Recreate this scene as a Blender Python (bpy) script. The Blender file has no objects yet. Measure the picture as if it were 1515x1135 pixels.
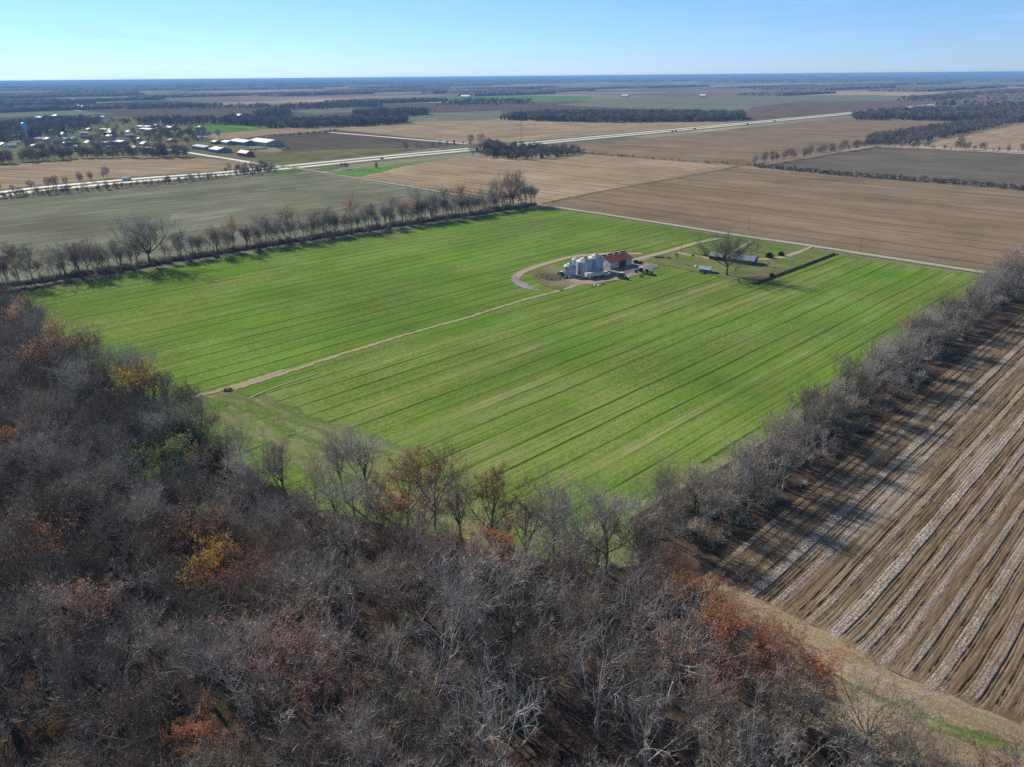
import bpy, math, random
import numpy as np
from mathutils import Vector
R = math.radians
rng = random.Random(7)
nrng = np.random.default_rng(7)
sc = bpy.context.scene
col = sc.collection

# ------------------------------------------------------------------ camera
FPX = 1050.0; CAMH = 110.0
PITCH = math.atan((567.5 - 113) / FPX); ROLL = R(0.53)
cam = bpy.data.cameras.new('camera'); camo = bpy.data.objects.new('camera', cam); col.objects.link(camo)
cam.sensor_fit = 'HORIZONTAL'; cam.sensor_width = 36; cam.lens = 36 * FPX / 1515
cam.clip_start = 0.5; cam.clip_end = 90000
camo.location = (0, 0, CAMH)
from mathutils import Matrix
camo.rotation_euler = (Matrix.Rotation(R(90) - PITCH, 3, 'X') @ Matrix.Rotation(-ROLL, 3, 'Z')).to_euler()
sc.camera = camo

def at(px, py, z=0.0):
    """ground point seen at a position measured in the photograph"""
    x = px - 757.5; y = 567.5 - py
    xr = x * math.cos(ROLL) + y * math.sin(ROLL); yr = -x * math.sin(ROLL) + y * math.cos(ROLL)
    d = (xr / FPX, math.cos(PITCH) + yr / FPX * math.sin(PITCH), -math.sin(PITCH) + yr / FPX * math.cos(PITCH))
    t = (CAMH - z) / max(1e-4, -d[2])
    return Vector((d[0] * t, d[1] * t, z))

ROW = R(43.0)           # direction of the crop rows
ROAD = R(-45.6)         # direction of the county road

# ------------------------------------------------------------------ light
SUN_EL = R(29); SUN_DIR = Vector((-math.cos(R(45.6)), math.sin(R(45.6)), 0))   # towards the sun
w = bpy.data.worlds.new('World'); sc.world = w; w.use_nodes = True
nt = w.node_tree; bg = nt.nodes['Background']
sky = nt.nodes.new('ShaderNodeTexSky'); sky.sky_type = 'NISHITA'; sky.sun_disc = False
sky.sun_elevation = SUN_EL
sky.sun_rotation = math.atan2(SUN_DIR.x, SUN_DIR.y)
sky.altitude = 100; sky.air_density = 1.0; sky.dust_density = 0.0; sky.ozone_density = 3.5
# a few thin wisps of cirrus
tc = nt.nodes.new('ShaderNodeTexCoord'); mp = nt.nodes.new('ShaderNodeMapping'); mp.inputs['Scale'].default_value = (3.0, 3.0, 26.0)
nz = nt.nodes.new('ShaderNodeTexNoise'); nz.inputs['Scale'].default_value = 3.2; nz.inputs['Detail'].default_value = 6; nz.inputs['Roughness'].default_value = .6
cr = nt.nodes.new('ShaderNodeValToRGB'); cr.color_ramp.elements[0].position = .50; cr.color_ramp.elements[0].color = (0, 0, 0, 1)
cr.color_ramp.elements[1].position = .76; cr.color_ramp.elements[1].color = (.4, .4, .4, 1)
mx = nt.nodes.new('ShaderNodeMixRGB'); mx.blend_type = 'MIX'
mx.inputs[2].default_value = (7, 7.6, 8, 1)
nt.links.new(tc.outputs['Generated'], mp.inputs[0]); nt.links.new(mp.outputs[0], nz.inputs['Vector']); nt.links.new(nz.outputs['Fac'], cr.inputs[0])
nt.links.new(cr.outputs[0], mx.inputs[0]); nt.links.new(sky.outputs[0], mx.inputs[1]); tint = nt.nodes.new('ShaderNodeMixRGB'); tint.blend_type = 'MULTIPLY'; tint.inputs[0].default_value = 1; 
sx = nt.nodes.new('ShaderNodeSeparateXYZ'); nt.links.new(tc.outputs['Generated'], sx.inputs[0])
tr = nt.nodes.new('ShaderNodeValToRGB'); tr.color_ramp.elements[0].position = 0.0; tr.color_ramp.elements[0].color = (.73, 1.03, 1.9, 1)
tr.color_ramp.elements[1].position = .32; tr.color_ramp.elements[1].color = (.84, .86, .86, 1)
e_ = tr.color_ramp.elements.new(.10); e_.color = (.74, 1.03, 1.47, 1)
nt.links.new(sx.outputs[2], tr.inputs[0]); nt.links.new(tr.outputs[0], tint.inputs[2])
nt.links.new(mx.outputs[0], tint.inputs[1]); nt.links.new(tint.outputs[0], bg.inputs[0])
bg.inputs[1].default_value = 0.070
sl = bpy.data.lights.new('sun', 'SUN'); sl.energy = 5.0; sl.angle = R(0.5); sl.color = (1, .91, .78)
so = bpy.data.objects.new('sun', sl); col.objects.link(so)
so.rotation_euler = (SUN_DIR * math.cos(SUN_EL) + Vector((0, 0, math.sin(SUN_EL)))).to_track_quat('Z', 'Y').to_euler()
so.location = (0, 0, 200)
sc.view_settings.view_transform = 'Standard'; sc.view_settings.look = 'None'; sc.view_settings.gamma = 1
sc.view_settings.exposure = 0.43
cy = sc.cycles
cy.max_bounces = 4; cy.diffuse_bounces = 2; cy.glossy_bounces = 2; cy.transmission_bounces = 2; cy.transparent_max_bounces = 8; cy.volume_bounces = 0
cy.use_denoising = False
cy.use_adaptive_sampling = False; cy.adaptive_threshold = 0.02

# ------------------------------------------------------------------ node helpers
class NT:
    def __init__(s, name):
        s.m = bpy.data.materials.new(name); s.m.use_nodes = True; s.t = s.m.node_tree; s.b = s.t.nodes['Principled BSDF']
        s.b.inputs['Roughness'].default_value = .9; s.b.inputs['Specular IOR Level'].default_value = 0.0
    def n(s, kind): return s.t.nodes.new('ShaderNode' + kind)
    def link(s, a, b): s.t.links.new(a, b)
    def put(s, sock, v):
        if hasattr(v, 'is_output') or hasattr(v, 'links'): s.link(v, sock)
        elif isinstance(v, (tuple, list)) and len(v) == 3 and sock.type == 'RGBA': sock.default_value = (*v, 1)
        else: sock.default_value = v
    def math(s, op, a, b=0.0, c=0.0, clamp=False):
        n = s.n('Math'); n.operation = op; n.use_clamp = clamp; s.put(n.inputs[0], a); s.put(n.inputs[1], b); s.put(n.inputs[2], c); return n.outputs[0]
    def mix(s, f, a, b, mode='MIX'):
        n = s.n('MixRGB'); n.blend_type = mode; s.put(n.inputs[0], f); s.put(n.inputs[1], a); s.put(n.inputs[2], b); return n.outputs[0]
    def noise(s, vec, scale, detail=3, rough=.55, sx=1, sy=1, sz=1, off=0, out=0):
        mp = s.n('Mapping'); mp.inputs['Scale'].default_value = (sx, sy, sz); mp.inputs['Location'].default_value = (off, off * .7, off * .3); s.link(vec, mp.inputs[0])
        n = s.n('TexNoise'); n.inputs['Scale'].default_value = scale; n.inputs['Detail'].default_value = detail; n.inputs['Roughness'].default_value = rough
        s.link(mp.outputs[0], n.inputs['Vector']); return n.outputs[out]
    def ramp(s, f, stops, interp='LINEAR'):
        n = s.n('ValToRGB'); n.color_ramp.interpolation = interp; e = n.color_ramp.elements
        while len(e) < len(stops): e.new(.5)
        for k, (p, c) in enumerate(stops):
            e[k].position = p; e[k].color = (*c, 1) if isinstance(c, (tuple, list)) else (c, c, c, 1)
        s.put(n.inputs[0], f); return n.outputs[0]
    def step(s, f, lo, hi): return s.ramp(f, [(lo, 0.0), (hi, 1.0)])
    def base(s, v): s.put(s.b.inputs['Base Color'], v)
    def bump(s, h, strength=.5, dist=.1):
        n = s.n('Bump'); n.inputs['Strength'].default_value = strength; n.inputs['Distance'].default_value = dist; s.put(n.inputs['Height'], h); s.link(n.outputs[0], s.b.inputs['Normal'])
    def coord(s, which='UV'): return s.n('TexCoord').outputs[which]

MATS = {}
def paint(name, c, rough=.7, metal=0, var=.12, scale=3.0, spec=.3, dirt=None):
    if name in MATS: return MATS[name]
    m = NT(name); v = m.coord('Object')
    n = m.noise(v, scale, 4, .6)
    a = tuple(x * (1 - var) for x in c); b = tuple(min(1, x * (1 + var)) for x in c)
    cc = m.ramp(n, [(.3, a), (.7, b)])
    if dirt: cc = m.mix(m.step(m.noise(v, scale * .35, 5, .7, off=4), .5, .75), cc, dirt)
    m.base(cc); m.b.inputs['Roughness'].default_value = rough; m.b.inputs['Metallic'].default_value = metal; m.b.inputs['Specular IOR Level'].default_value = spec
    MATS[name] = m.m; return m.m

def bark(name, c1, c2, rnd=.35):
    if name in MATS: return MATS[name]
    m = NT(name); oi = m.n('ObjectInfo').outputs['Random']; v = m.coord('Object')
    n = m.noise(v, 1.1, 3, .6, sz=.5)
    cc = m.ramp(n, [(.25, c1), (.75, c2)])
    br = m.math('MULTIPLY_ADD', oi, 2 * rnd, 1 - rnd)
    hs = m.n('HueSaturation'); m.put(hs.inputs['Value'], br); m.put(hs.inputs['Saturation'], m.math('MULTIPLY_ADD', oi, -.5, 1.1)); m.put(hs.inputs['Color'], cc)
    m.base(hs.outputs[0]); m.b.inputs['Roughness'].default_value = .85; m.b.inputs['Specular IOR Level'].default_value = .05
    MATS[name] = m.m; return m.m

def leafmat(name, cs, rnd=.25):
    if name in MATS: return MATS[name]
    m = NT(name); v = m.coord('Object'); oi = m.n('ObjectInfo').outputs['Random']
    n = m.noise(v, .9, 5, .7)
    cc = m.ramp(n, [(.3, cs[0]), (.5, cs[1]), (.7, cs[2])])
    hs = m.n('HueSaturation'); m.put(hs.inputs['Value'], m.math('MULTIPLY_ADD', oi, 2 * rnd, 1 - rnd)); m.put(hs.inputs['Color'], cc)
    m.base(hs.outputs[0]); m.b.inputs['Roughness'].default_value = .7
    tl = m.n('BsdfTranslucent'); m.link(hs.outputs[0], tl.inputs[0]); ms = m.n('MixShader'); ms.inputs[0].default_value = .5
    m.link(m.b.outputs[0], ms.inputs[1]); m.link(tl.outputs[0], ms.inputs[2]); m.link(ms.outputs[0], m.t.nodes['Material Output'].inputs['Surface'])
    MATS[name] = m.m; return m.m

# ------------------------------------------------------------------ mesh helpers
class MB:
    def __init__(s): s.v = []; s.f = []; s.mi = []
    def face(s, idx, mi=0): s.f.append(tuple(idx)); s.mi.append(mi)
    def quad(s, a, b, c, d, mi=0):
        k = len(s.v); s.v += [tuple(a), tuple(b), tuple(c), tuple(d)]; s.face((k, k + 1, k + 2, k + 3), mi)
    def tri(s, a, b, c, mi=0):
        k = len(s.v); s.v += [tuple(a), tuple(b), tuple(c)]; s.face((k, k + 1, k + 2), mi)
    def box(s, cx, cy_, z0, sx, sy, sz, rz=0, mi=0, taper=1.0):
        k = len(s.v); c, sn = math.cos(rz), math.sin(rz)
        for zz, t in ((z0, 1), (z0 + sz, taper)):
            for ux, uy in ((-1, -1), (1, -1), (1, 1), (-1, 1)):
                x, y = ux * sx / 2 * t, uy * sy / 2 * t
                s.v.append((cx + x * c - y * sn, cy_ + x * sn + y * c, zz))
        for q in ((3, 2, 1, 0), (4, 5, 6, 7), (0, 1, 5, 4), (1, 2, 6, 5), (2, 3, 7, 6), (3, 0, 4, 7)): s.face([k + i for i in q], mi)
    def tube(s, pts, rs, n=6, mi=0, cap=True):
        pts = [Vector(p) for p in pts]; k0 = len(s.v)
        for i, p in enumerate(pts):
            d = (pts[min(i + 1, len(pts) - 1)] - pts[max(i - 1, 0)]).normalized()
            a = d.cross(Vector((0, 0, 1)) if abs(d.z) < .9 else Vector((1, 0, 0))).normalized(); b = d.cross(a)
            for j in range(n):
                t = 2 * math.pi * j / n; q = p + (a * math.cos(t) + b * math.sin(t)) * rs[i]; s.v.append(tuple(q))
        for i in range(len(pts) - 1):
            for j in range(n):
                a0 = k0 + i * n + j; a1 = k0 + i * n + (j + 1) % n; s.face((a0, a1, a1 + n, a0 + n), mi)
        if cap:
            s.face([k0 + j for j in range(n)][::-1], mi); s.face([k0 + (len(pts) - 1) * n + j for j in range(n)], mi)
    def lathe(s, prof, cx=0, cy_=0, n=24, mi=0):
        k0 = len(s.v)
        for r, z in prof:
            for j in range(n):
                t = 2 * math.pi * j / n; s.v.append((cx + r * math.cos(t), cy_ + r * math.sin(t), z))
        for i in range(len(prof) - 1):
            for j in range(n):
                a0 = k0 + i * n + j; a1 = k0 + i * n + (j + 1) % n; s.face((a0, a1, a1 + n, a0 + n), mi)
    def wheel(s, x, y, z, r, w_, rz=0, n=14, mi=0):
        d = Vector((-math.sin(rz), math.cos(rz), 0)) * w_ / 2; c = Vector((x, y, z))
        s.tube([c - d, c - d * .7, c + d * .7, c + d], [r * .86, r, r, r * .86], n, mi)
    def mesh(s, name, mats, smooth=False):
        me = bpy.data.meshes.new(name); me.from_pydata(s.v, [], s.f)
        for m in (mats if isinstance(mats, (list, tuple)) else [mats]): me.materials.append(m)
        me.polygons.foreach_set('material_index', s.mi)
        if smooth: me.polygons.foreach_set('use_smooth', [True] * len(s.f))
        me.update(); return me
    def build(s, name, mats, parent=None, smooth=False):
        o = bpy.data.objects.new(name, s.mesh(name, mats, smooth)); col.objects.link(o); o.parent = parent; return o

def tag(o, label, cat, group=None, kind=None):
    if label: o['label'] = label
    if cat: o['category'] = cat
    if group: o['group'] = group
    if kind: o['kind'] = kind
    return o
def thing(name, label, cat, loc, rz=0, group=None):
    o = bpy.data.objects.new(name, None); col.objects.link(o); o.location = loc; o.rotation_euler = (0, 0, rz); o.empty_display_size = .5
    return tag(o, label, cat, group)
def dup(root, loc, rz, label=None, group=None, scale=None, pick=None):
    r = root.copy(); col.objects.link(r); r.location = loc; r.rotation_euler = (0, 0, rz)
    if label: r['label'] = label
    if group: r['group'] = group
    elif 'group' in r.keys(): del r['group']
    if scale: r.scale = scale if hasattr(scale, '__len__') else (scale,) * 3
    for ch in list(root.children):
        c = ch.copy(); col.objects.link(c); c.parent = r
        for g2 in ch.children:
            d = g2.copy(); col.objects.link(d); d.parent = c
    return r

# ------------------------------------------------------------------ sheets (fields, roads, verges)
_z = [0.0]
def sheet(name, px, mat, rot=0.0, z=None, label=None, kind='structure', world=False, rag=0.0, step=5.0):
    pts = [Vector((*p, 0)) for p in px] if world else [at(*p) for p in px]
    if rag:
        q = []
        for a, b in zip(pts, pts[1:] + pts[:1]):
            k = max(1, min(160, int((b - a).length / step))); nn = Vector((-(b - a).y, (b - a).x, 0)).normalized()
            q += [a.lerp(b, i / k) + nn * rng.uniform(-rag, rag) for i in range(k)]
        pts = q
    if z is None: _z[0] += 0.006; z = _z[0]
    me = bpy.data.meshes.new(name)
    me.from_pydata([(p.x, p.y, z) for p in pts], [], [tuple(range(len(pts)))])
    if me.polygons[0].normal.z < 0: me.flip_normals()
    uv = me.uv_layers.new(name='rows'); c, s = math.cos(rot), math.sin(rot)
    for l in me.loops:
        q = me.vertices[l.vertex_index].co; uv.data[l.index].uv = (q.x * c + q.y * s, -q.x * s + q.y * c)
    me.materials.append(mat); o = bpy.data.objects.new(name, me); col.objects.link(o); o['kind'] = kind
    if label: o['label'] = label
    return o

def smooth_line(pts, n=8):
    out = []
    for i in range(len(pts) - 1):
        p0 = pts[max(i - 1, 0)]; p1 = pts[i]; p2 = pts[i + 1]; p3 = pts[min(i + 2, len(pts) - 1)]
        for k in range(n):
            t = k / n
            out.append(.5 * ((2 * p1) + (p2 - p0) * t + (2 * p0 - 5 * p1 + 4 * p2 - p3) * t * t + (3 * p1 - p0 - 3 * p2 + p3) * t ** 3))
    out.append(pts[-1]); return out

def soften(mat, k=.55):
    nm = mat.name + '_ragged_edge'
    if nm in bpy.data.materials: return bpy.data.materials[nm]
    m2 = mat.copy(); m2.name = nm; t = m2.node_tree; b = t.nodes['Principled BSDF']
    a = t.nodes.new('ShaderNodeUVMap'); a.uv_map = 'edge'; sp = t.nodes.new('ShaderNodeSeparateXYZ'); t.links.new(a.outputs[0], sp.inputs[0])
    r_ = t.nodes.new('ShaderNodeUVMap'); r_.uv_map = 'rows'; n = t.nodes.new('ShaderNodeTexNoise'); n.inputs['Scale'].default_value = .35; n.inputs['Detail'].default_value = 5; n.inputs['Roughness'].default_value = .7; t.links.new(r_.outputs[0], n.inputs['Vector'])
    ab = t.nodes.new('ShaderNodeMath'); ab.operation = 'ABSOLUTE'; t.links.new(sp.outputs[1], ab.inputs[0])
    su = t.nodes.new('ShaderNodeMath'); su.operation = 'MULTIPLY_ADD'; su.inputs[1].default_value = 2.2 * k; t.links.new(n.outputs['Fac'], su.inputs[0]); t.links.new(ab.outputs[0], su.inputs[2])
    mr = t.nodes.new('ShaderNodeMapRange'); mr.inputs['From Min'].default_value = 1.35 * k + .55; mr.inputs['From Max'].default_value = 1.1 * k + .45; t.links.new(su.outputs[0], mr.inputs['Value'])
    t.links.new(mr.outputs[0], b.inputs['Alpha']); return m2
def ribbon(name, px, width, mat, z=None, offset=0.0, smooth=True, kind='structure', ragged=0.0, world=False, soft=None):
    pts = [Vector(p) for p in px] if world else [at(*p) for p in px]
    if smooth and len(pts) > 2: pts = smooth_line(pts)
    elif ragged:
        q = []
        for a, b in zip(pts, pts[1:]):
            k = max(1, int((b - a).length / 6)); q += [a.lerp(b, i / k) for i in range(k)]
        pts = q + [pts[-1]]
    if soft is None: soft = ragged > 0
    if z is None: _z[0] += 0.006; z = _z[0]
    vs = []; uvs = []; L = 0
    for i, p in enumerate(pts):
        d = (pts[min(i + 1, len(pts) - 1)] - pts[max(i - 1, 0)]); d.z = 0; d.normalize(); nn = Vector((-d.y, d.x, 0))
        if i: L += (p - pts[i - 1]).length
        wd = width[min(i * len(width) // len(pts), len(width) - 1)] if hasattr(width, '__len__') else width
        a = wd / 2 * (1 + ragged * rng.uniform(-1, 1)); b = wd / 2 * (1 + ragged * rng.uniform(-1, 1))
        l = p + nn * (offset + a); r = p + nn * (offset - b)
        vs += [(l.x, l.y, z), (r.x, r.y, z)]; uvs += [(L, a), (L, -b)]
    fs = [(2 * i + 1, 2 * i + 3, 2 * i + 2, 2 * i) for i in range(len(pts) - 1)]
    me = bpy.data.meshes.new(name); me.from_pydata(vs, [], fs)
    uv = me.uv_layers.new(name='rows')
    for l in me.loops: uv.data[l.index].uv = uvs[l.vertex_index]
    if soft:
        ue = me.uv_layers.new(name='edge')
        for l in me.loops: ue.data[l.index].uv = (0, 1 if l.vertex_index % 2 == 0 else -1)
        mat = soften(mat, .55 if soft is True else soft)
    me.materials.append(mat); o = bpy.data.objects.new(name, me); col.objects.link(o); o['kind'] = kind
    return o

def field(name, c1, c2, c3, bands=0, bandc=None, tuft=None, lines=0, lw=.12, lc=None, streak=.12, fine=1.1, patch=.006, finex=.06, patchc=None, patcht=(.5, .7), finemix=.5, bump=0, speck=.35, along=.05):
    """crop field: colours streaked along the rows, broad patches, optional wheel lines"""
    m = NT(name); v = m.coord('UV')
    big = m.noise(v, streak, 3, .5, sx=along)
    fin = m.noise(v, fine, 3, .6, sx=finex)
    sp = m.noise(v, 1.6, 4, .75)
    mid = m.noise(v, .05, 4, .6, sx=.35, off=9)
    c = m.ramp(big, [(.32, c1), (.5, c2), (.68, c3)])
    c = m.mix(m.step(mid, .4, .72), c, m.mix(.6, c, c3))
    c = m.mix(finemix, c, m.mix(m.step(fin, .38, .62), tuple(x * .62 for x in c2), tuple(min(1, x * 1.35) for x in c2)), 'MIX')
    c = m.mix(speck, c, m.mix(1, c, m.ramp(sp, [(.32, .45), (.68, 1.6)]), 'MULTIPLY'))
    if bands:
        sb = m.n('SeparateXYZ'); m.link(v, sb.inputs[0]); yb = m.math('DIVIDE', m.math('MULTIPLY_ADD', m.noise(v, .02, 2, .5), 2.0, sb.outputs[1]), bands)
        wn = m.n('TexWhiteNoise'); wn.noise_dimensions = '1D'; m.link(m.math('FLOOR', m.math('MULTIPLY', yb, 1.0)), wn.inputs['W'])
        kb = m.math('MULTIPLY', m.step(m.noise(v, .022, 5, .7, sx=.4, off=12), .40, .62), m.ramp(wn.outputs['Value'], [(.2, .1), (.9, 1.0)]))
        kb = m.math('MULTIPLY', kb, m.ramp(m.noise(v, 1.0, 4, .7, sx=.015, off=1), [(.42, .1), (.56, 1.0)]))
        if name.startswith('young'):
            thin = m.n('MapRange'); thin.inputs['From Min'].default_value = 215; thin.inputs['From Max'].default_value = 300; thin.inputs['To Min'].default_value = 1.0; thin.inputs['To Max'].default_value = .25; m.link(sb.outputs[1], thin.inputs['Value']); kb = m.math('MULTIPLY', kb, thin.outputs[0])
        c = m.mix(kb, c, bandc)
    if patchc:
        c = m.mix(m.step(m.noise(v, patch, 5, .62, off=3), *patcht), c, m.mix(.6, c, patchc))
    if tuft:
        kt = m.math('MULTIPLY', m.step(m.noise(v, .85, 6, .85, sx=.8, off=30), .46, .62), m.ramp(m.noise(v, .03, 4, .6, sx=.5, off=33), [(.35, .22), (.65, .72)]))
        c = m.mix(kt, c, tuft)
    c = m.mix(.75, c, m.mix(1, c, m.ramp(m.noise(v, .011, 6, .68, off=20), [(.32, .72), (.68, 1.3)]), 'MULTIPLY'))
    if lines:
        sep = m.n('SeparateXYZ'); m.link(v, sep.inputs[0])
        wob = m.noise(v, .02, 2, .5)
        y = m.math('MULTIPLY_ADD', wob, 2.0, sep.outputs[1])
        fr = m.math('ABSOLUTE', m.math('SUBTRACT', m.math('FRACT', m.math('DIVIDE', y, lines)), .5))
        k = m.ramp(fr, [(0, 1.0), (lw / 2, .85), (lw, 0.0)])
        k = m.math('MULTIPLY', k, m.ramp(m.noise(v, .15, 3, .6, sx=.08, sy=.9, off=5), [(.35, .15), (.6, 1.0)]))
        c = m.mix(k, c, lc)
    m.base(c)
    if bump: m.bump(m.math('ADD', sp, fin), bump, .25)
    MATS[name] = m.m; return m.m

M_tan = field('corn_stubble_tan', (.24, .18, .115), (.30, .23, .15), (.41, .325, .215), bands=17, bandc=(.46, .38, .27), lines=15, lw=.13, lc=(.15, .105, .075), finemix=.4, streak=.09)
M_brown = field('bean_stubble_brown', (.165, .120, .080), (.205, .152, .102), (.27, .205, .14), bands=13, bandc=(.31, .25, .18), lines=24, lw=.06, lc=(.10, .072, .055), finemix=.35, streak=.05)
M_dark = field('dark_tilled_soil', (.085, .072, .056), (.105, .089, .068), (.14, .118, .09), finemix=.25)
M_grey = field('dull_grey_soil', (.112, .102, .082), (.135, .12, .095), (.165, .145, .115), finemix=.25)
M_wint = field('thin_winter_wheat', (.11, .125, .075), (.145, .158, .10), (.24, .235, .175), bands=7, bandc=(.31, .31, .26), finemix=.45, fine=.8, streak=.2, patchc=(.15, .125, .105), patcht=(.52, .66), patch=.008, along=.03)
M_green = field('young_green_wheat', (.052, .158, .006), (.10, .195, .016), (.185, .238, .048), bands=4.8, bandc=(.30, .31, .13), tuft=(.33, .30, .165), lines=9.6, lw=.07, lc=(.028, .085, .012), finemix=.55, fine=.8, finex=.012, streak=.32, along=.012, patch=.016, patchc=(.065, .235, .005), patcht=(.50, .70), bump=.7, speck=.65)
M_gfar = field('bright_green_pasture', (.07, .17, .03), (.10, .21, .045), (.13, .24, .07), finemix=.2)
M_mead = field('rough_meadow_grass', (.10, .12, .045), (.14, .14, .07), (.22, .19, .12), finemix=.15, along=.6, streak=.05, patchc=(.08, .15, .03), patch=.03, bump=.5, speck=.6)
M_tanlt = field('pale_far_stubble', (.30, .23, .165), (.36, .28, .20), (.44, .35, .26), finemix=.3, streak=.04)
M_sage = field('sage_far_pasture', (.13, .15, .10), (.16, .175, .12), (.20, .21, .15), finemix=.2, streak=.03)
M_dirt2 = paint('churned_soil', (.15, .12, .09), .95, scale=.4, var=.35, spec=0)
M_lawn = field('yard_lawn', (.075, .165, .02), (.12, .18, .045), (.20, .19, .09), finemix=.1, along=.8, streak=.1, patchc=(.20, .17, .10), patch=.07, patcht=(.52, .66), speck=.5)

def litter_mat():
    m = NT('leaf_litter'); v = m.coord('Object')
    c = m.ramp(m.noise(v, .35, 5, .65), [(.3, (.035, .028, .022)), (.5, (.075, .055, .042)), (.7, (.14, .095, .07))])
    c = m.mix(m.step(m.noise(v, .08, 3, .6, off=2), .56, .7), c, (.06, .075, .03))
    c = m.mix(.5, c, m.mix(1, c, m.ramp(m.noise(v, 2.5, 3, .7), [(.3, .3), (.7, 1.8)]), 'MULTIPLY'))
    m.base(c); m.bump(m.noise(v, 1.5, 4, .7), .6, .3); return m.m
M_litter = litter_mat()

def gravel(name, c, dirt, rut=True):
    m = NT(name); v = m.coord('UV')
    cc = m.ramp(m.noise(v, 1.2, 5, .7, sx=.3), [(.3, tuple(x * .8 for x in c)), (.7, tuple(min(1, x * 1.15) for x in c))])
    sep = m.n('SeparateXYZ'); m.link(v, sep.inputs[0])
    e = m.math('ABSOLUTE', sep.outputs[1])
    edge = m.math('MULTIPLY_ADD', m.noise(v, .35, 4, .7), 2.2, e)
    if rut: cc = m.mix(m.ramp(edge, [(0, 0.0), (1, 0.0)]), cc, dirt)
    k = m.n('MapRange'); k.inputs['From Min'].default_value = 2.6; k.inputs['From Max'].default_value = 4.2; m.link(edge, k.inputs['Value'])
    cc = m.mix(k.outputs[0], cc, dirt)
    m.base(cc); m.bump(m.noise(v, 3, 3, .7), .3, .05); MATS[name] = m.m; return m.m
M_road = gravel('worn_county_asphalt', (.40, .38, .355), (.27, .24, .17))
M_conc = paint('highway_concrete', (.66, .63, .60), .8, scale=.05)
M_lane = gravel('farm_lane_gravel', (.40, .33, .26), (.26, .21, .13))
M_track = gravel('grassy_farm_track', (.36, .33, .20), (.19, .20, .06))
M_verge = field('verge_grass', (.10, .13, .045), (.15, .155, .075), (.24, .215, .13), finemix=.1, along=.5, streak=.15, speck=.5, patchc=(.09, .15, .03), patch=.03)
M_dirt = field('bare_yard_dirt', (.20, .16, .12), (.27, .215, .165), (.36, .30, .235), finemix=.1, along=.7, streak=.15, speck=.5)

def ground_mat():
    m = NT('country_ground'); v = m.coord('Object')
    rt = m.n('Mapping'); rt.inputs['Rotation'].default_value = (0, 0, -ROW); m.link(v, rt.inputs[0])
    def cells(sx, sy, off):
        mp = m.n('Mapping'); mp.inputs['Scale'].default_value = (1 / sx, 1 / sy, 0); mp.inputs['Location'].default_value = (off, off, 0); m.link(rt.outputs[0], mp.inputs[0])
        f = m.n('VectorMath'); f.operation = 'FLOOR'; m.link(mp.outputs[0], f.inputs[0])
        wn = m.n('TexWhiteNoise'); wn.noise_dimensions = '2D'; m.link(f.outputs[0], wn.inputs['Vector']); return wn.outputs['Value']
    a = cells(800, 400, .3); b = cells(400, 1600, .1)
    pal = [(0, (.14, .115, .095)), (.2, (.27, .215, .16)), (.42, (.18, .195, .13)), (.6, (.42, .34, .26)), (.8, (.14, .115, .095)), (.92, (.10, .22, .05)), (.95, (.30, .30, .22))]
    c = m.mix(.45, m.ramp(a, pal, 'CONSTANT'), m.ramp(b, pal, 'CONSTANT'))
    c = m.mix(m.step(m.noise(v, .0009, 6, .62), .58, .66), c, (.10, .09, .07))
    c = m.mix(.3, c, m.mix(1, c, m.ramp(m.noise(v, .02, 5, .7), [(.3, .6), (.7, 1.4)]), 'MULTIPLY'))
    m.base(c); return m.m
sheet('ground', [(-45000, -3000), (45000, -3000), (45000, 45000), (-45000, 45000)], ground_mat(), z=-.05, world=True)

# far fields ------------------------------------------------------------------
F = sheet
F('far_meadow', [(-300, 158), (0, 154), (160, 151), (330, 150), (330, 157), (110, 164), (-300, 172)], M_sage, ROAD)
F('far_soil_field', [(-300, 172), (0, 162), (100, 156), (420, 158), (640, 152), (740, 160), (560, 172), (300, 182), (-300, 190)], M_dark, ROAD)
F('far_pasture', [(-300, 176), (0, 168), (110, 163), (168, 169), (0, 173), (-300, 185)], M_sage, ROAD, rag=5, step=25)
F('far_pale_field', [(430, 165), (480, 160), (528, 159), (528, 165), (470, 169)], M_sage, ROAD)
F('far_green_pasture', [(560, 152), (650, 142), (760, 141), (880, 143), (860, 149), (760, 149.5), (640, 150)], M_gfar, ROAD)
F('far_plough_field', [(640, 152), (860, 150), (960, 155), (930, 168), (740, 168), (620, 178), (600, 163)], M_dark, ROAD)
F('far_wet_meadow', [(590, 183), (612, 168), (740, 164), (760, 175), (640, 182)], M_sage, ROAD, rag=5, step=25)
F('far_sage_field', [(820, 155), (960, 143), (1200, 138), (1400, 144), (1320, 152), (1180, 160), (1000, 164)], M_sage, ROAD, rag=5, step=25)
F('far_brown_field', [(1095, 180), (1110, 160), (1180, 150), (1380, 148), (1440, 152), (1350, 160), (1250, 172), (1130, 182)], field('far_red_brown_soil', (.12, .09, .08), (.14, .105, .09), (.165, .125, .105), finemix=.15), ROW)
F('far_tan_field', [(1130, 139), (1300, 134), (1515, 128), (1900, 122), (1900, 130), (1515, 134), (1340, 140), (1200, 141)], M_tanlt, ROAD)
F('far_tan_strip', [(1320, 146), (1480, 139), (1900, 132), (1900, 146), (1515, 147), (1420, 150)], M_tanlt, ROAD)
F('far_pale_water', [(700, 138), (760, 135.5), (830, 135), (800, 137)], M_tanlt, ROAD)
F('far_strip_field', [(180, 140), (350, 137), (400, 139), (250, 144)], M_sage, ROAD)
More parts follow.
